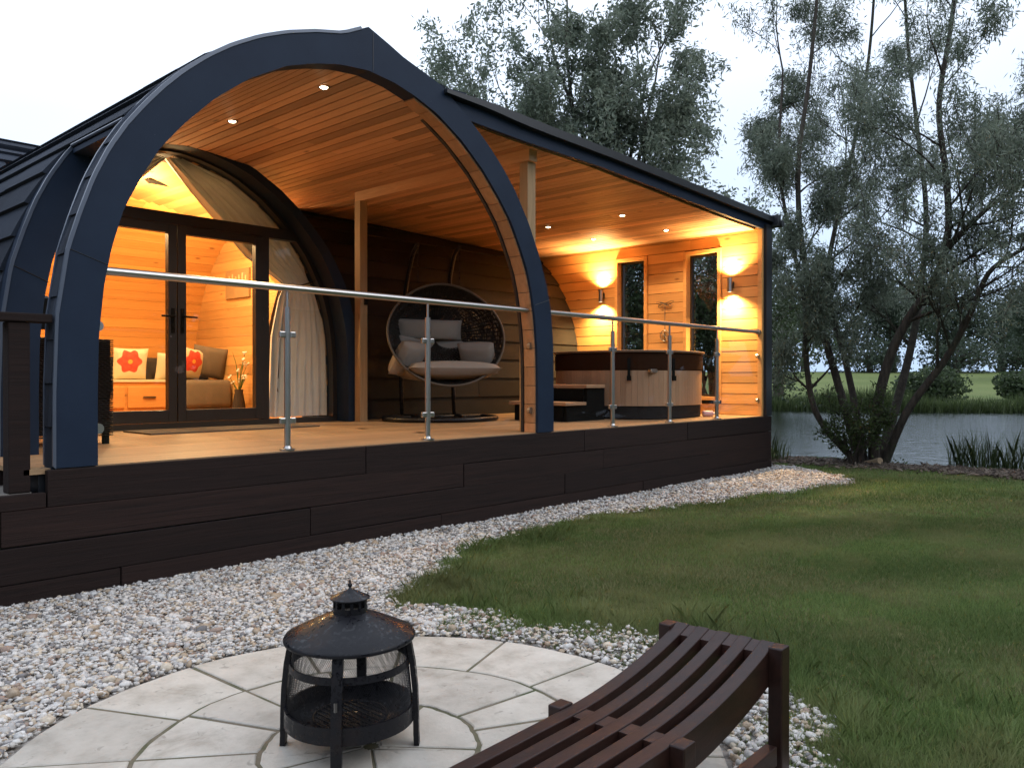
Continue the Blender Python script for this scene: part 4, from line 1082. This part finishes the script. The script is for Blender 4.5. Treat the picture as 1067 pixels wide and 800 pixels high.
for (dy, dz, l, ang) in ((.07,.01,.09,.3),(.06,-.02,.07,-.3),(-.07,.01,.09,-.3),(-.06,-.02,.07,.3)):
    b.tube([(XW-.05, 6.265+dy+l*math.cos(a)*.8*math.cos(ang)-.02*math.sin(a)*math.sin(ang), H+1.55+dz+l*math.cos(a)*.8*math.sin(ang)+.02*math.sin(a)*math.cos(ang)) for a in np.linspace(0,2*PI,17)], .004, 4, cap=False)
b.tube([(XW-.05,6.20,H+1.53),(XW-.055,6.34,H+1.57)], .008, 6); b.build('dragonfly', M['chrome_dark'], om)

# ------------------------------------------------------------------ fire pit
fc = rw(-.523, 2.63)
fp = thing('fire_pit', 'round black steel fire pit with a conical lid and mesh sides on the patio', 'fire pit', (fc[0],fc[1],.023))
Z0 = .023
c0 = (fc[0], fc[1], Z0)
b = MB()
b.lathe(c0, [(.219,.298),(.224,.300),(.226,.308),(.221,.318),(.16,.352),(.10,.384),(.058,.402),(.054,.398),(.10,.376),(.16,.342),(.214,.308)], 64, True)
lid = b.build('lid', M['black_iron'], fp, smooth=True, auto=50)
b = MB(); b.lathe(c0, [(.058,.400),(.058,.425),(.056,.425),(.056,.40)], 40, True); b.lathe(c0, [(.058,.450),(.058,.458),(.054,.458),(.054,.450)], 40, True)
for k in range(12):
    a = 2*PI*k/12; b.obox((c0[0]+.056*math.cos(a), c0[1]+.056*math.sin(a), Z0+.437), Vector((-math.sin(a),math.cos(a),0))*.0055, Vector((math.cos(a),math.sin(a),0))*.0015, (0,0,.0135))
b.build('chimney', M['black_iron'], lid, smooth=True, auto=40)
b = MB(); b.lathe(c0, [(.068,.456),(.068,.460),(.03,.480),(.006,.492),(.004,.50),(.008,.505),(.008,.510),(.003,.516),(.0035,.522),(.0005,.535)], 40); b.build('cap', M['black_iron'], lid, smooth=True, auto=50)
b = MB()                                   # fire bowl with a grate
b.lathe(c0, [(.213,.072),(.222,.072),(.222,.118),(.213,.118)], 64, True); b.lathe(c0, [(.213,.078),(.17,.058),(.10,.048),(.001,.045)], 64); b.lathe(c0, [(.216,.076),(.17,.052),(.10,.042),(.001,.039)], 64)
b.build('bowl', M['black_iron'], fp, smooth=True, auto=40)
b = MB(); b.tube([(c0[0]+.125*math.cos(a),c0[1]+.125*math.sin(a),Z0+.080) for a in np.linspace(0,2*PI,41)], .005, 6, cap=False)
for k in range(-5,6):
    x = k*.022; h_ = math.sqrt(.125**2-x*x); b.tube([(c0[0]+x,c0[1]-h_,Z0+.080),(c0[0]+x,c0[1]+h_,Z0+.080)], .003, 5)
b.build('grate', M['black_iron'], fp)
def frad(z): return float(np.interp(z, [0,.08,.14,.22,.30], [.222,.220,.216,.206,.192]))
b = MB(); b.lathe(c0, [(frad(.232)+.002,.224),(frad(.24)+.002,.244),(frad(.24)-.003,.244),(frad(.232)-.003,.224)], 64, True)
b.lathe(c0, [(.194,.290),(.192,.302),(.188,.302),(.190,.290)], 64, True); b.build('hoop', M['black_iron'], fp, smooth=True, auto=40)
b = MB(); NM = 170
for k in range(NM):
    for sg in (-1, 1):
        pts = []
        for i in range(9):
            z = .118+(.292-.118)*i/8; a = 2*PI*k/NM + sg*i*.155/8/.21*.9; rr = frad(z)-.004
            pts.append((c0[0]+rr*math.cos(a), c0[1]+rr*math.sin(a), Z0+z))
        b.tube(pts, .0007, 3, cap=False)
b.build('mesh_screen', M['black_iron'], fp)
base_a = math.atan2(-fc[1], -fc[0])-.19
for k in range(4):
    a = base_a+k*PI/2; q = Vector((math.cos(a), math.sin(a), 0)); s_ = Vector((-q.y, q.x, 0)); pr = []
    zs_ = [0,.03,.10,.16,.23,.30]; rs_ = [.228,.226,.225,.222,.213,.197]
    vs = []
    for z, r in zip(zs_, rs_):
        for i, j in ((-1,-1),(1,-1),(1,1),(-1,1)): vs.append(Vector(c0)+q*(r+.004+j*.009)+s_*(i*.0175)+Vector((0,0,z)))
    fs = [(0,3,2,1), tuple(range(20,24))]
    for m in range(5): fs += [(m*4+i, m*4+(i+1)%4, m*4+4+(i+1)%4, m*4+4+i) for i in range(4)]
    b = MB(); b.add(vs, fs); b.build('leg', M['black_iron'], fp)
b = MB(); b.obox(Vector(c0)+Vector((math.cos(base_a),math.sin(base_a),0))*.243+Vector((0,0,.18)), (.004,0,0),(0,.004,0),(0,0,.012)); b.build('latch', M['chrome_dark'], fp)

def stretch(o):                            # taller body, slightly slimmer than first laid out
    if o.type == 'MESH':
        for v in o.data.vertices:
            z = v.co.z; v.co = (v.co.x*.93, v.co.y*.93, z*1.15 if z < .3 else .345+(z-.3)*.81)
    for c in o.children: stretch(c)
for c in fp.children: stretch(c)
# ------------------------------------------------------------------ curved slatted bench
bn0 = Vector(rw(.66, 2.53)); d2 = Vector(rw(-.65, -.76)); d2.z = 0; d2.normalize()
wd = Vector((-d2.y, d2.x, 0))
if wd.dot(Vector(rw(1,0))) < 0: wd = -wd   # wd points to the near (right) side
bench = thing('curved_bench', 'dark red brown slatted bench with a dipped seat in the near foreground', 'bench', tuple(bn0+d2*.9))
SL = 1.75; HW = .142
def bz(s):
    k = min(s, SL-s); k = max(0, min(1, (.62-k)/.62)); return .322+.096*k**1.9
def bp(s, a, z): return bn0 + d2*s + wd*a + Vector((0,0,z))
ns = 44
slats = [(-HW, .044), (-.071, .041), (0, .041), (.071, .041), (HW, .044)]
for i, (a, w_) in enumerate(slats):
    vs = []; dep = .105 if i in (0, 4) else .046
    for k in range(ns+1):
        s = SL*k/ns; z = bz(s)
        for (aa, zz) in ((a-w_/2, z),(a+w_/2, z),(a+w_/2, z-dep),(a-w_/2, z-dep)): vs.append(bp(s, aa, zz))
    fs = [(0,3,2,1), tuple(ns*4+i_ for i_ in range(4))]
    for k in range(ns): fs += [(k*4+i_, k*4+(i_+1)%4, k*4+4+(i_+1)%4, k*4+4+i_) for i_ in range(4)]
    b = MB(); b.add(vs, fs); b.build('side_rail' if i in (0, 4) else 'slat', M['bench_wood'], bench, bevel=.003)
for s in (.032, .60, SL-.60, SL-.032):
    for a0, a1 in zip(slats, slats[1:]):
        x0, x1 = a0[0]+a0[1]/2+.0005, a1[0]-a1[1]/2-.0005
        b = MB(); z = bz(s)-.003; sl = (bz(s+.03)-bz(s-.03))/.06
        b.obox(bp(s, (x0+x1)/2, z-.02), (d2+Vector((0,0,sl)))*.030, wd*(x1-x0)/2, (0,0,.02)); b.build('spacer', M['bench_wood'], bench)
for s in (.0, .60, SL-.60, SL):
    for sg in (-1, 1):
        b = MB(); a = sg*(HW+.019+.022); zt = bz(min(max(s,0),SL))+(.006 if 0 < s < SL else -.002)
        b.obox(bp(s+(.022 if s == 0 else (-.022 if s == SL else 0)), a, zt/2+.003), d2*.029, wd*.0215, (0,0,zt/2-.003)); b.build('leg', M['bench_wood'], bench, bevel=.004)
for sg in (-1, 1):
    b = MB(); a = sg*(HW+.041)
    b.obox(bp(.32, a, .115), d2*.245, wd*.018, (0,0,.028)); b.build('stretcher', M['bench_wood'], bench, bevel=.003); b = MB(); b.obox(bp(SL-.32, a, .115), d2*.245, wd*.018, (0,0,.028)); b.build('stretcher', M['bench_wood'], bench, bevel=.003)

# ------------------------------------------------------------------ trees
def leaves(P0, P1, n, ln, wd_, spread, droop=.6, seed=1):
    rg = np.random.default_rng(seed); m = len(P0); i = rg.integers(0, m, n); f = rg.uniform(0,1,(n,1))
    c = P0[i]*(1-f)+P1[i]*f + rg.normal(0, spread, (n,3))
    d = rg.normal(0,1,(n,3)); d /= np.linalg.norm(d,axis=1)[:,None]; d = d*(1-droop*.5)+np.array([0,0,-droop]); d /= np.linalg.norm(d,axis=1)[:,None]
    s = np.cross(d, rg.normal(0,1,(n,3))); s /= np.linalg.norm(s,axis=1)[:,None]
    L = ln*rg.uniform(.6,1.3,(n,1)); W = wd_*rg.uniform(.7,1.3,(n,1))
    V = np.stack([c, c+d*L*.45+s*W, c+d*L, c+d*L*.5-s*W], 1).reshape(-1,3)
    return V, np.arange(n*4).reshape(n,4)
def limb(mb, rg, p, d, L, r, lvl, maxl, tw, wander=.35, up_=.15, kids=(3,5), ratio=.62, spreadang=.6):
    n = 6; pts = [p]; rad = [r]; dd = d.copy()
    for i in range(n):
        dd = (dd + Vector(rg.normal(0, wander/n*1.6, 3)) + Vector((0,0,up_/n))).normalized(); p = p+dd*L/n; pts.append(p); rad.append(r*(1-.75*(i+1)/n))
    mb.tube(pts, [max(q, .004) for q in rad], 6 if r > .03 else 4, cap=False)
    if lvl >= maxl-1:
        for i in range(2, n): tw.append((pts[i], pts[i+1]))
    if lvl < maxl:
        for k in range(int(rg.integers(kids[0], kids[1]+1))):
            j = int(rg.integers(2, n+1)); base = pts[j]; t0 = (pts[j]-pts[j-1]).normalized()
            o = t0.orthogonal().normalized(); ang = rg.uniform(0,2*PI); side_ = (o*math.cos(ang)+t0.cross(o)*math.sin(ang))
            nd = (t0+side_*rg.uniform(.4,1.0)*spreadang*1.5).normalized()
            limb(mb, rg, base, nd, L*ratio*rg.uniform(.75,1.2), max(rad[j]*.7,.005), lvl+1, maxl, tw, wander, up_, kids, ratio, spreadang)
def make_tree(stems, label, group, nleaf, ln, wd_, spread, mleaf, seed, name='tree', side_len=2.2, per=6, maxl=2, droop=.6, startf=.35, cat='tree', up_=.15, kids=(3,5)):
    rg = np.random.default_rng(seed); base = Vector(stems[0][0][0]); base = Vector((base.x, base.y, float(base.z)))
    root = thing(name, label, cat, tuple(base), group)
    mb = MB(); tw = []
    for pts, r0, r1, *kf in stems:
        kf = kf[0] if kf else 1.0
        pts = [Vector(p) for p in pts]
        # smooth with Catmull-Rom
        sm = []
        for i in range(len(pts)-1):
            a, b_, c, d = pts[max(i-1,0)], pts[i], pts[i+1], pts[min(i+2,len(pts)-1)]
            for k in range(5):
                t = k/5; sm.append(.5*((2*b_)+(c-a)*t+(2*a-5*b_+4*c-d)*t*t+(3*b_-3*c+d-a)*t**3))
        sm.append(pts[-1]); N = len(sm)
        mb.tube(sm, [r0+(r1-r0)*(i/(N-1))**.8 for i in range(N)], 9, cap=True)
        for k in range(per):
            f = startf+(1-startf)*(k+rg.uniform(0,1))/per; j = min(N-2, int(f*(N-1))); t0 = (sm[j+1]-sm[j]).normalized()
            ang = rg.uniform(0,2*PI); o = t0.orthogonal().normalized(); sd = o*math.cos(ang)+t0.cross(o)*math.sin(ang)
            limb(mb, rg, sm[j], (t0*.8+sd*.9).normalized(), kf*side_len*rg.uniform(.7,1.25)*(1.15-.5*f), max(.012,(r0+(r1-r0)*f)*.45), 1, maxl, tw, up_=up_, kids=kids)
        limb(mb, rg, sm[-1], (sm[-1]-sm[-2]).normalized(), side_len, max(r1,.012), 1, maxl, tw, up_=up_, kids=kids)
    mb.build('trunk', M['bark'], root, smooth=True)
    P0 = np.array([tuple(a) for a, _ in tw]); P1 = np.array([tuple(b_) for _, b_ in tw])
    V, F = leaves(P0, P1, nleaf, ln, wd_, spread, droop, seed)
    V = V-np.array(base); o = npmesh('crown', V, F, M[mleaf], root); return root, tw
def px(x, y, w): return rw((x-534)/850*w, w, 1.2+(395-y)/850*w)
W0 = 11.6
def stem(pts, w0, dw): # photographed stem traced at its own distance, leaning a little towards / away
    n = len(pts); return [px(x, y, w0+dw*i/(n-1)) for i, (x, y) in enumerate(pts)]
stems = [
 (stem([(905,488),(880,468),(850,428),(840,370),(838,310),(822,240),(812,170),(815,90)], W0, .9), .06, .018, .55),
 (stem([(900,488),(885,440),(868,380),(850,320),(835,250),(832,170),(842,90),(850,10),(855,-60)], W0, .8), .07, .02, .75),
 (stem([(912,490),(912,440),(925,380),(945,335),(975,290),(988,240),(985,180),(978,110),(990,30),(1000,-60)], W0, -.8), .085, .025),
 (stem([(920,490),(945,430),(985,375),(1010,330),(1030,285),(1062,262),(1110,235)], W0, -1.6), .065, .018),
 (stem([(902,486),(893,430),(880,370),(862,300),(872,230),(890,150),(905,60),(912,-30)], W0, 2.2), .06, .02),
 (stem([(915,488),(935,420),(950,360),(960,300),(965,220),(955,130),(945,40),(940,-50)], W0, 2.5), .075, .02),
 (stem([(985,262),(1010,235),(1045,205),(1090,180)], W0-.4, -.6), .05, .015),
]
willow, tw = make_tree(stems, 'large multi stemmed willow on the near pond bank right of the lodge', None, 160000, .088, .008, .07, 'willow_leaf', 21, 'willow_tree', 1.45, 12, 3, .55, .30)
b = MB()
for (x, y, q, dr) in ((900+18,480,.045,(-.5,-.8,.25)),(902,492,.035,(-.7,-.6,.3))):
    c = Vector(px(x, y, W0-.35)); dr = Vector(dr).normalized(); b.tube([c-dr*.35, c], q, 14)
cs = b.build('cut_stump', M['cut_wood'], willow, smooth=True, auto=40)
# bushy shoots round the willow's foot
def tuft(name, r0, w0, n, ln, wdt, rad, hgt0, mleaf, label, cat, group, seed, lean=.35):
    rg = np.random.default_rng(seed); th = rg.uniform(0,2*PI,n); q = rad*np.sqrt(rg.uniform(0,1,n)); r = r0+q*np.cos(th); w = w0+q*np.sin(th)*.6
    z0 = np.maximum(hgt(r, w), -.45); h = hgt0*rg.uniform(.5,1.1,n)*(1-.45*(q/rad)**2)
    lx = rg.normal(0,lean*.6,n)*h+.12*np.cos(th)*h; ly = rg.normal(0,lean*.6,n)*h
    X = SA*r+CA*w; Y = -CA*r+SA*w; wd1 = wdt*rg.uniform(.7,1.3,n); a = rg.uniform(0,PI,n); dx, dy = wd1*np.cos(a), wd1*np.sin(a)
    V = np.stack([np.stack([X-dx,Y-dy,z0],-1), np.stack([X+dx,Y+dy,z0],-1), np.stack([X+lx*.35+dx,Y+ly*.35+dy,z0+h*.6],-1), np.stack([X+lx,Y+ly,z0+h],-1), np.stack([X+lx*.35-dx,Y+ly*.35-dy,z0+h*.6],-1)],1).reshape(-1,3)
    loc = (*rw(r0,w0)[:2], float(hgt(r0,w0)))
    o = npmesh(name, V, np.arange(n*5).reshape(n,5), M[mleaf], loc=loc); return tag(o, label, cat, group)
def shrub(r0, w0, rad, h, n, mleaf, label, seed, name='shrub', ln=.09, group=None, z=None):
    rg = np.random.default_rng(seed); zb = float(hgt(r0,w0)) if z is None else z; base = Vector((*rw(r0,w0)[:2], zb))
    root = thing(name, label, 'shrub', tuple(base), group); mb = MB(); tw = []
    for k in range(9):
        a = rg.uniform(0,2*PI); d = Vector((math.cos(a)*.55*rad/h*1.3, math.sin(a)*.55*rad/h*1.3, 1)).normalized()
        limb(mb, rg, base+Vector((math.cos(a),math.sin(a),0))*rad*.15, d, h*rg.uniform(.55,.8), .02, 1, 3, tw, kids=(3,4), ratio=.6)
    mb.build('stems', M['bark'], root)
    P0 = np.array([tuple(a) for a,_ in tw]); P1 = np.array([tuple(c) for _,c in tw])
    V, F = leaves(P0, P1, n, ln, ln*.17, .06*h, .1, seed); V = V-np.array(base); npmesh('foliage', V, F, M[mleaf], root)
    return root
shrub(4.75, 11.3, .30, .8, 3000, 'reed_leaf', 'leafy green shoots growing up between the willow stems', 31, ln=.065)
shrub(5.6, 12.0, .45, .7, 5000, 'reed_leaf', 'low bushy growth at the water edge right of the willow foot', 32, ln=.065)
tuft('reed_clump', 6.35, 11.0, 520, 0, .0032, .45, .75, 'reed_leaf', 'tall reed clump standing in the near water right of the willow', 'reeds', 'near reed clumps', 41)
tuft('reed_clump', 7.1, 10.6, 900, 0, .0032, .7, .85, 'reed_leaf', 'dense reed clump at the right edge of the photo by the near bank', 'reeds', 'near reed clumps', 42)
tuft('reed_clump', 3.75, 11.9, 200, 0, .003, .3, .5, 'reed_leaf', 'small reed clump at the water beside the lodge corner', 'reeds', 'near reed clumps', 43)
# far bank reeds
n = 16000; rg = np.random.default_rng(5); r = rg.uniform(9, 42, n); w = 39.0+rg.uniform(-1.0,1.6,n)+2.2*np.sin(r*.13+1); keep = vn(r,w*0,.35,2) > .25; r, w = r[keep], w[keep]; n = len(r)
X = SA*r+CA*w; Y = -CA*r+SA*w; z0 = np.full(n,-.35); h = rg.uniform(.4,1.1,n)*(.5+.8*vn(r,w,.5,8)); a = rg.uniform(0,PI,n); dx, dy = .03*np.cos(a), .03*np.sin(a); lx, ly = rg.normal(0,.2,n), rg.normal(0,.2,n)
V = np.stack([np.stack([X-dx,Y-dy,z0],-1), np.stack([X+dx,Y+dy,z0],-1), np.stack([X+lx,Y+ly,z0+h],-1)],1).reshape(-1,3)
tag(npmesh('far_reeds', V, np.arange(n*3).reshape(n,3), M['reed_leaf']), 'long band of reeds and rough grass along the far pond bank', 'reeds', kind='stuff')
# bark mulch strip at the bank
n = 5200; r = RNG.uniform(3.0, 8.5, n); wn = np.clip(12.6-.62*(r-3.5),7.2,12.8)+.25*np.sin(r*1.7); w = wn-.55+RNG.normal(0,.27,n)
P = np.stack([SA*r+CA*w, -CA*r+SA*w, hgt(r,w)+.02], -1); s0 = RNG.uniform(.018,.05,n); S = np.stack([s0*1.5, s0*.7, s0*.35], -1)
v, f = scatter(ICO, ICF, P, S, .2); tag(npmesh('bark_mulch', v, f, M['mulch']), 'brown bark chippings and stones along the near pond bank', 'mulch', kind='stuff')

def simple_stems(r0, w0, h, n, seed, rad=.16, lean=.25, z=0, fork=.15):
    rg = np.random.default_rng(seed); out = []
    for k in range(n):
        a = rg.uniform(0,2*PI); tip = Vector((math.cos(a)*lean*h, math.sin(a)*lean*h, h*rg.uniform(.8,1)))
        b0 = Vector(rw(r0, w0, z)); pts = [b0]
        for i in range(1, 6): f = i/5; pts.append(b0+Vector((tip.x*f**1.3, tip.y*f**1.3, tip.z*f))+Vector(rg.normal(0,.1*f*h/8,3)))
        out.append((pts, rad, rad*.25))
    return out
# trees behind the lodge
make_tree(simple_stems(2.25, 19.5, 9.2, 5, 51, .13, .10), 'tall feathery tree behind the roof slope, its dense crown filling the upper middle', 'trees behind the lodge', 62000, .14, .024, .11, 'willow_leaf', 51, 'tall_tree', 1.9, 10, 3, .3, .25)
make_tree(simple_stems(1.2, 20.5, 7.4, 4, 52, .13, .22), 'shorter tree behind the roof, just left of the tall feathery one', 'trees behind the lodge', 46000, .14, .024, .11, 'willow_leaf', 52, 'tall_tree', 2.0, 9, 3, .3, .25)
make_tree(simple_stems(-1.1, 22, 6.6, 4, 53, .12, .22), 'leftmost tree top peeping over the arch peak', 'trees behind the lodge', 30000, .14, .024, .11, 'willow_leaf', 53, 'tall_tree', 1.9, 6, 3, .3, .35)
make_tree(simple_stems(5.0, 20, 4.2, 3, 54, .11, .16), 'sparse lower tree over the right end of the roof', 'trees behind the lodge', 12000, .13, .022, .10, 'willow_leaf', 54, 'tall_tree', 1.8, 7, 3, .3, .3)
for i, (r0, w0, h, lab) in enumerate(((2.7,17.5,3.2,'dark bushy tree seen through the back window of the end wall'),(4.6,19,3.4,'dark bushy tree seen through the front window of the end wall'))):
    make_tree(simple_stems(r0, w0, h*.8, 4, 60+i, .09, .3), lab, 'dark bushy trees behind the end wall', 10000, .12, .026, .16, 'dark_leaf', 60+i, 'bushy_tree', 1.7, 7, 3, .2, .05)
# mid trees across the pond
def far_tree(r0, w0, rad, h, n, label, seed, mleaf='far_leaf', ln=.45, cb=.12, group='far trees beyond the meadow', name='far_tree'):
    rg = np.random.default_rng(seed); zb = float(hgt(r0,w0)); base = Vector((*rw(r0,w0)[:2], zb)); root = thing(name, label, 'tree', tuple(base), group)
    mb = MB(); mb.tube([base, base+Vector((0,0,h*.35)), base+Vector((rad*.1,0,h*.75))], [rad*.09,rad*.06,rad*.02], 8)
    for k in range(7):
        a = rg.uniform(0,2*PI); p = base+Vector((0,0,h*rg.uniform(.2,.5))); mb.tube([p, p+Vector((math.cos(a)*rad*.6, math.sin(a)*rad*.6, h*.25))], [rad*.035, rad*.01], 5)
    mb.build('trunk', M['bark'], root)
    nc = 42; cc = rg.normal(0,1,(nc,3)); cc /= np.linalg.norm(cc,axis=1)[:,None]; cc *= rg.uniform(.35,.95,(nc,1))
    sc3 = np.array([rad, rad, h*(1-cb)/2]); cc = cc*sc3*.85+np.array([0,0,h*(cb+(1-cb)/2)])
    cr = rad*rg.uniform(.22,.42,nc); i = rg.integers(0,nc,n); d = rg.normal(0,1,(n,3)); d /= np.linalg.norm(d,axis=1)[:,None]
    c = cc[i]+d*(cr[i]*rg.uniform(.55,1.05,n)**.5)[:,None]
    c[:,2] = np.maximum(c[:,2], .1)
    dd = rg.normal(0,1,(n,3)); dd /= np.linalg.norm(dd,axis=1)[:,None]; s = np.cross(dd, rg.normal(0,1,(n,3))); s /= np.linalg.norm(s,axis=1)[:,None]
    L = ln*rg.uniform(.5,1.3,(n,1)); V = np.stack([c-dd*L*.5, c+s*L*.35, c+dd*L*.5, c-s*L*.35],1).reshape(-1,3)
    npmesh('crown', V, np.arange(n*4).reshape(n,4), M[mleaf], root); return root
far_tree(55, 118, 7.5, 15.5, 11000, 'dark rounded tree on the far meadow edge, seen just left of the thick willow stem', 71)
far_tree(66, 124, 8.0, 14.5, 9000, 'broad far tree behind the willow, right of the dark rounded one', 72)
far_tree(78, 122, 7.0, 12.5, 8000, 'lower far tree framed by the right willow limbs', 73)
far_tree(46, 128, 8.5, 12.0, 8000, 'far tree right of the lodge corner behind the leftmost willow stem', 74)
far_tree(92, 126, 9.0, 12.0, 8000, 'far tree close to the right edge, behind the nearer pale round tree', 75)
far_tree(57, 86, 5.6, 11.5, 11000, 'large nearer grey green tree at the right edge beyond the pond', 76, ln=.36)
far_tree(35, 130, 9, 12.0, 7000, 'far tree directly beside the lodge corner on the skyline', 77)
far_tree(84, 140, 8, 12.0, 6000, 'farthest tree in the row, in a gap near the right edge', 78)
for i, (r0, w0, rad, h) in enumerate(((61,112,6,4.2),(72,114,6,4.6),(50,114,6,4.5),(84,116,6,4.4))):
    far_tree(r0, w0, rad, h, 3500, ['wide dark hedge bush under the far row, centre','wide dark hedge bush under the far row, second from right','wide dark hedge bush under the far row, leftmost','wide dark hedge bush under the far row, rightmost'][i], 80+i, cb=0, ln=.4, group='hedge bushes at the meadow edge', name='hedge_bush')
for i, (r0, w0, rad, h, lab) in enumerate(((22.5,43.5,2.2,1.6,'rounded bush on the far bank right of the willow'),(27.5,44,1.9,1.3,'rounded bush on the far bank near the right edge'),(14.2,43.5,3.6,7.5,'tall light bush on the far bank beside the lodge corner'))):
    far_tree(r0, w0, rad, h, 5000, lab, 90+i, 'dark_leaf', .2, 0, 'bushes on the far bank', 'bank_bush')

# unseen belt of trees, added around the viewer to darken what the panes reflect
n = 42000; rg = np.random.default_rng(9); a = rg.uniform(math.radians(125), math.radians(418), n); q = rg.uniform(16, 20, n)
top_ = 6.5+2.2*np.sin(a*9)+1.2*np.sin(a*23+1); z = top_*rg.uniform(0,1,n)**.8; r = q*np.cos(a)+2; w = q*np.sin(a)-3
c = np.stack([SA*r+CA*w, -CA*r+SA*w, z], -1)
keep = (w < np.maximum(1.0, 1.1*r)) & ((c[:,1] < 3.5) | (r > 8)) & (r > np.where(w > 2, 10, -99)); c = c[keep]; n = len(c)
dd = rg.normal(0,1,(n,3)); dd /= np.linalg.norm(dd,axis=1)[:,None]; sdd = np.cross(dd, rg.normal(0,1,(n,3))); sdd /= np.linalg.norm(sdd,axis=1)[:,None]
L = .75*rg.uniform(.5,1.3,(n,1)); V = np.stack([c-dd*L*.5, c+sdd*L*.35, c+dd*L*.5, c-sdd*L*.35],1).reshape(-1,3)
tag(npmesh('unseen_tree_belt', V, np.arange(n*4).reshape(n,4), M['far_leaf']), 'unseen belt of trees added to darken the reflections in the glass panels', 'woodland', kind='stuff')

# ------------------------------------------------------------------ sky, sun, camera
SUN_EL, SUN_AZ = math.radians(4), math.radians(150)
wd_ = bpy.data.worlds.new('World'); sc.world = wd_; wd_.use_nodes = True; nt = wd_.node_tree
bg = nt.nodes['Background']; sky = nt.nodes.new('ShaderNodeTexSky'); sky.sky_type = 'NISHITA'; sky.sun_disc = False
sky.sun_elevation = SUN_EL; sky.sun_rotation = SUN_AZ; sky.altitude = 50; sky.air_density = 1.0; sky.dust_density = 1.5; sky.ozone_density = 2.0
# thin even cloud: pale layer mixed over the clear sky, whiter towards the zenith
geo = nt.nodes.new('ShaderNodeTexCoord'); mp = nt.nodes.new('ShaderNodeMapping'); mp.inputs['Scale'].default_value = (1,1,3)
nz_ = nt.nodes.new('ShaderNodeTexNoise'); nz_.inputs['Scale'].default_value = 1.6; nz_.inputs['Detail'].default_value = 5
nt.links.new(geo.outputs['Generated'], mp.inputs[0]); nt.links.new(mp.outputs[0], nz_.inputs['Vector'])
sep = nt.nodes.new('ShaderNodeSeparateXYZ'); nt.links.new(geo.outputs['Generated'], sep.inputs[0])
rmp = nt.nodes.new('ShaderNodeMapRange'); rmp.inputs[1].default_value = .0; rmp.inputs[2].default_value = .45; nt.links.new(sep.outputs[2], rmp.inputs[0])
cr_ = nt.nodes.new('ShaderNodeMix'); cr_.data_type = 'RGBA'; nt.links.new(rmp.outputs[0], cr_.inputs[0])
cr_.inputs[6].default_value = (5.2, 7.0, 9.8, 1); cr_.inputs[7].default_value = (10.5, 11.6, 13.6, 1)
ml = nt.nodes.new('ShaderNodeMath'); ml.operation = 'MULTIPLY_ADD'; ml.inputs[1].default_value = .35; ml.inputs[2].default_value = .65; nt.links.new(nz_.outputs['Fac'], ml.inputs[0])
mx = nt.nodes.new('ShaderNodeMix'); mx.data_type = 'RGBA'; nt.links.new(ml.outputs[0], mx.inputs[0])
nt.links.new(sky.outputs[0], mx.inputs[6]); nt.links.new(cr_.outputs[2], mx.inputs[7]); nt.links.new(mx.outputs[2], bg.inputs['Color'])
bg.inputs['Strength'].default_value = .10
su = light('sun', 'SUN', (0,0,30), .5, col=(1,.93,.85), angle=math.radians(30))
el = math.radians(35); dirv = Vector((math.sin(SUN_AZ)*math.cos(el), math.cos(SUN_AZ)*math.cos(el), math.sin(el)))
su.rotation_euler = dirv.to_track_quat('Z', 'Y').to_euler()
cam = bpy.data.cameras.new('camera'); co = bpy.data.objects.new('camera', cam); COL.objects.link(co); sc.camera = co
cam.sensor_width = 36; cam.lens = 850/1067*36; cam.clip_end = 3000; cam.clip_start = .05
co.location = (0, 0, 1.2); co.rotation_euler = (math.radians(90-.34), 0, math.atan2(SA, CA)-PI/2)
sc.view_settings.view_transform = 'Standard'; sc.view_settings.look = 'None'; sc.view_settings.exposure = .45; sc.view_settings.gamma = 1
for o in bpy.data.objects:
    if 'o' in o: del o['o']
sc.render.film_transparent = False
cy = sc.cycles
cy.max_bounces = 6; cy.transparent_max_bounces = 12; cy.diffuse_bounces = 3; cy.glossy_bounces = 3; cy.transmission_bounces = 3
cy.sample_clamp_indirect = 6; cy.caustics_reflective = False; cy.caustics_refractive = False
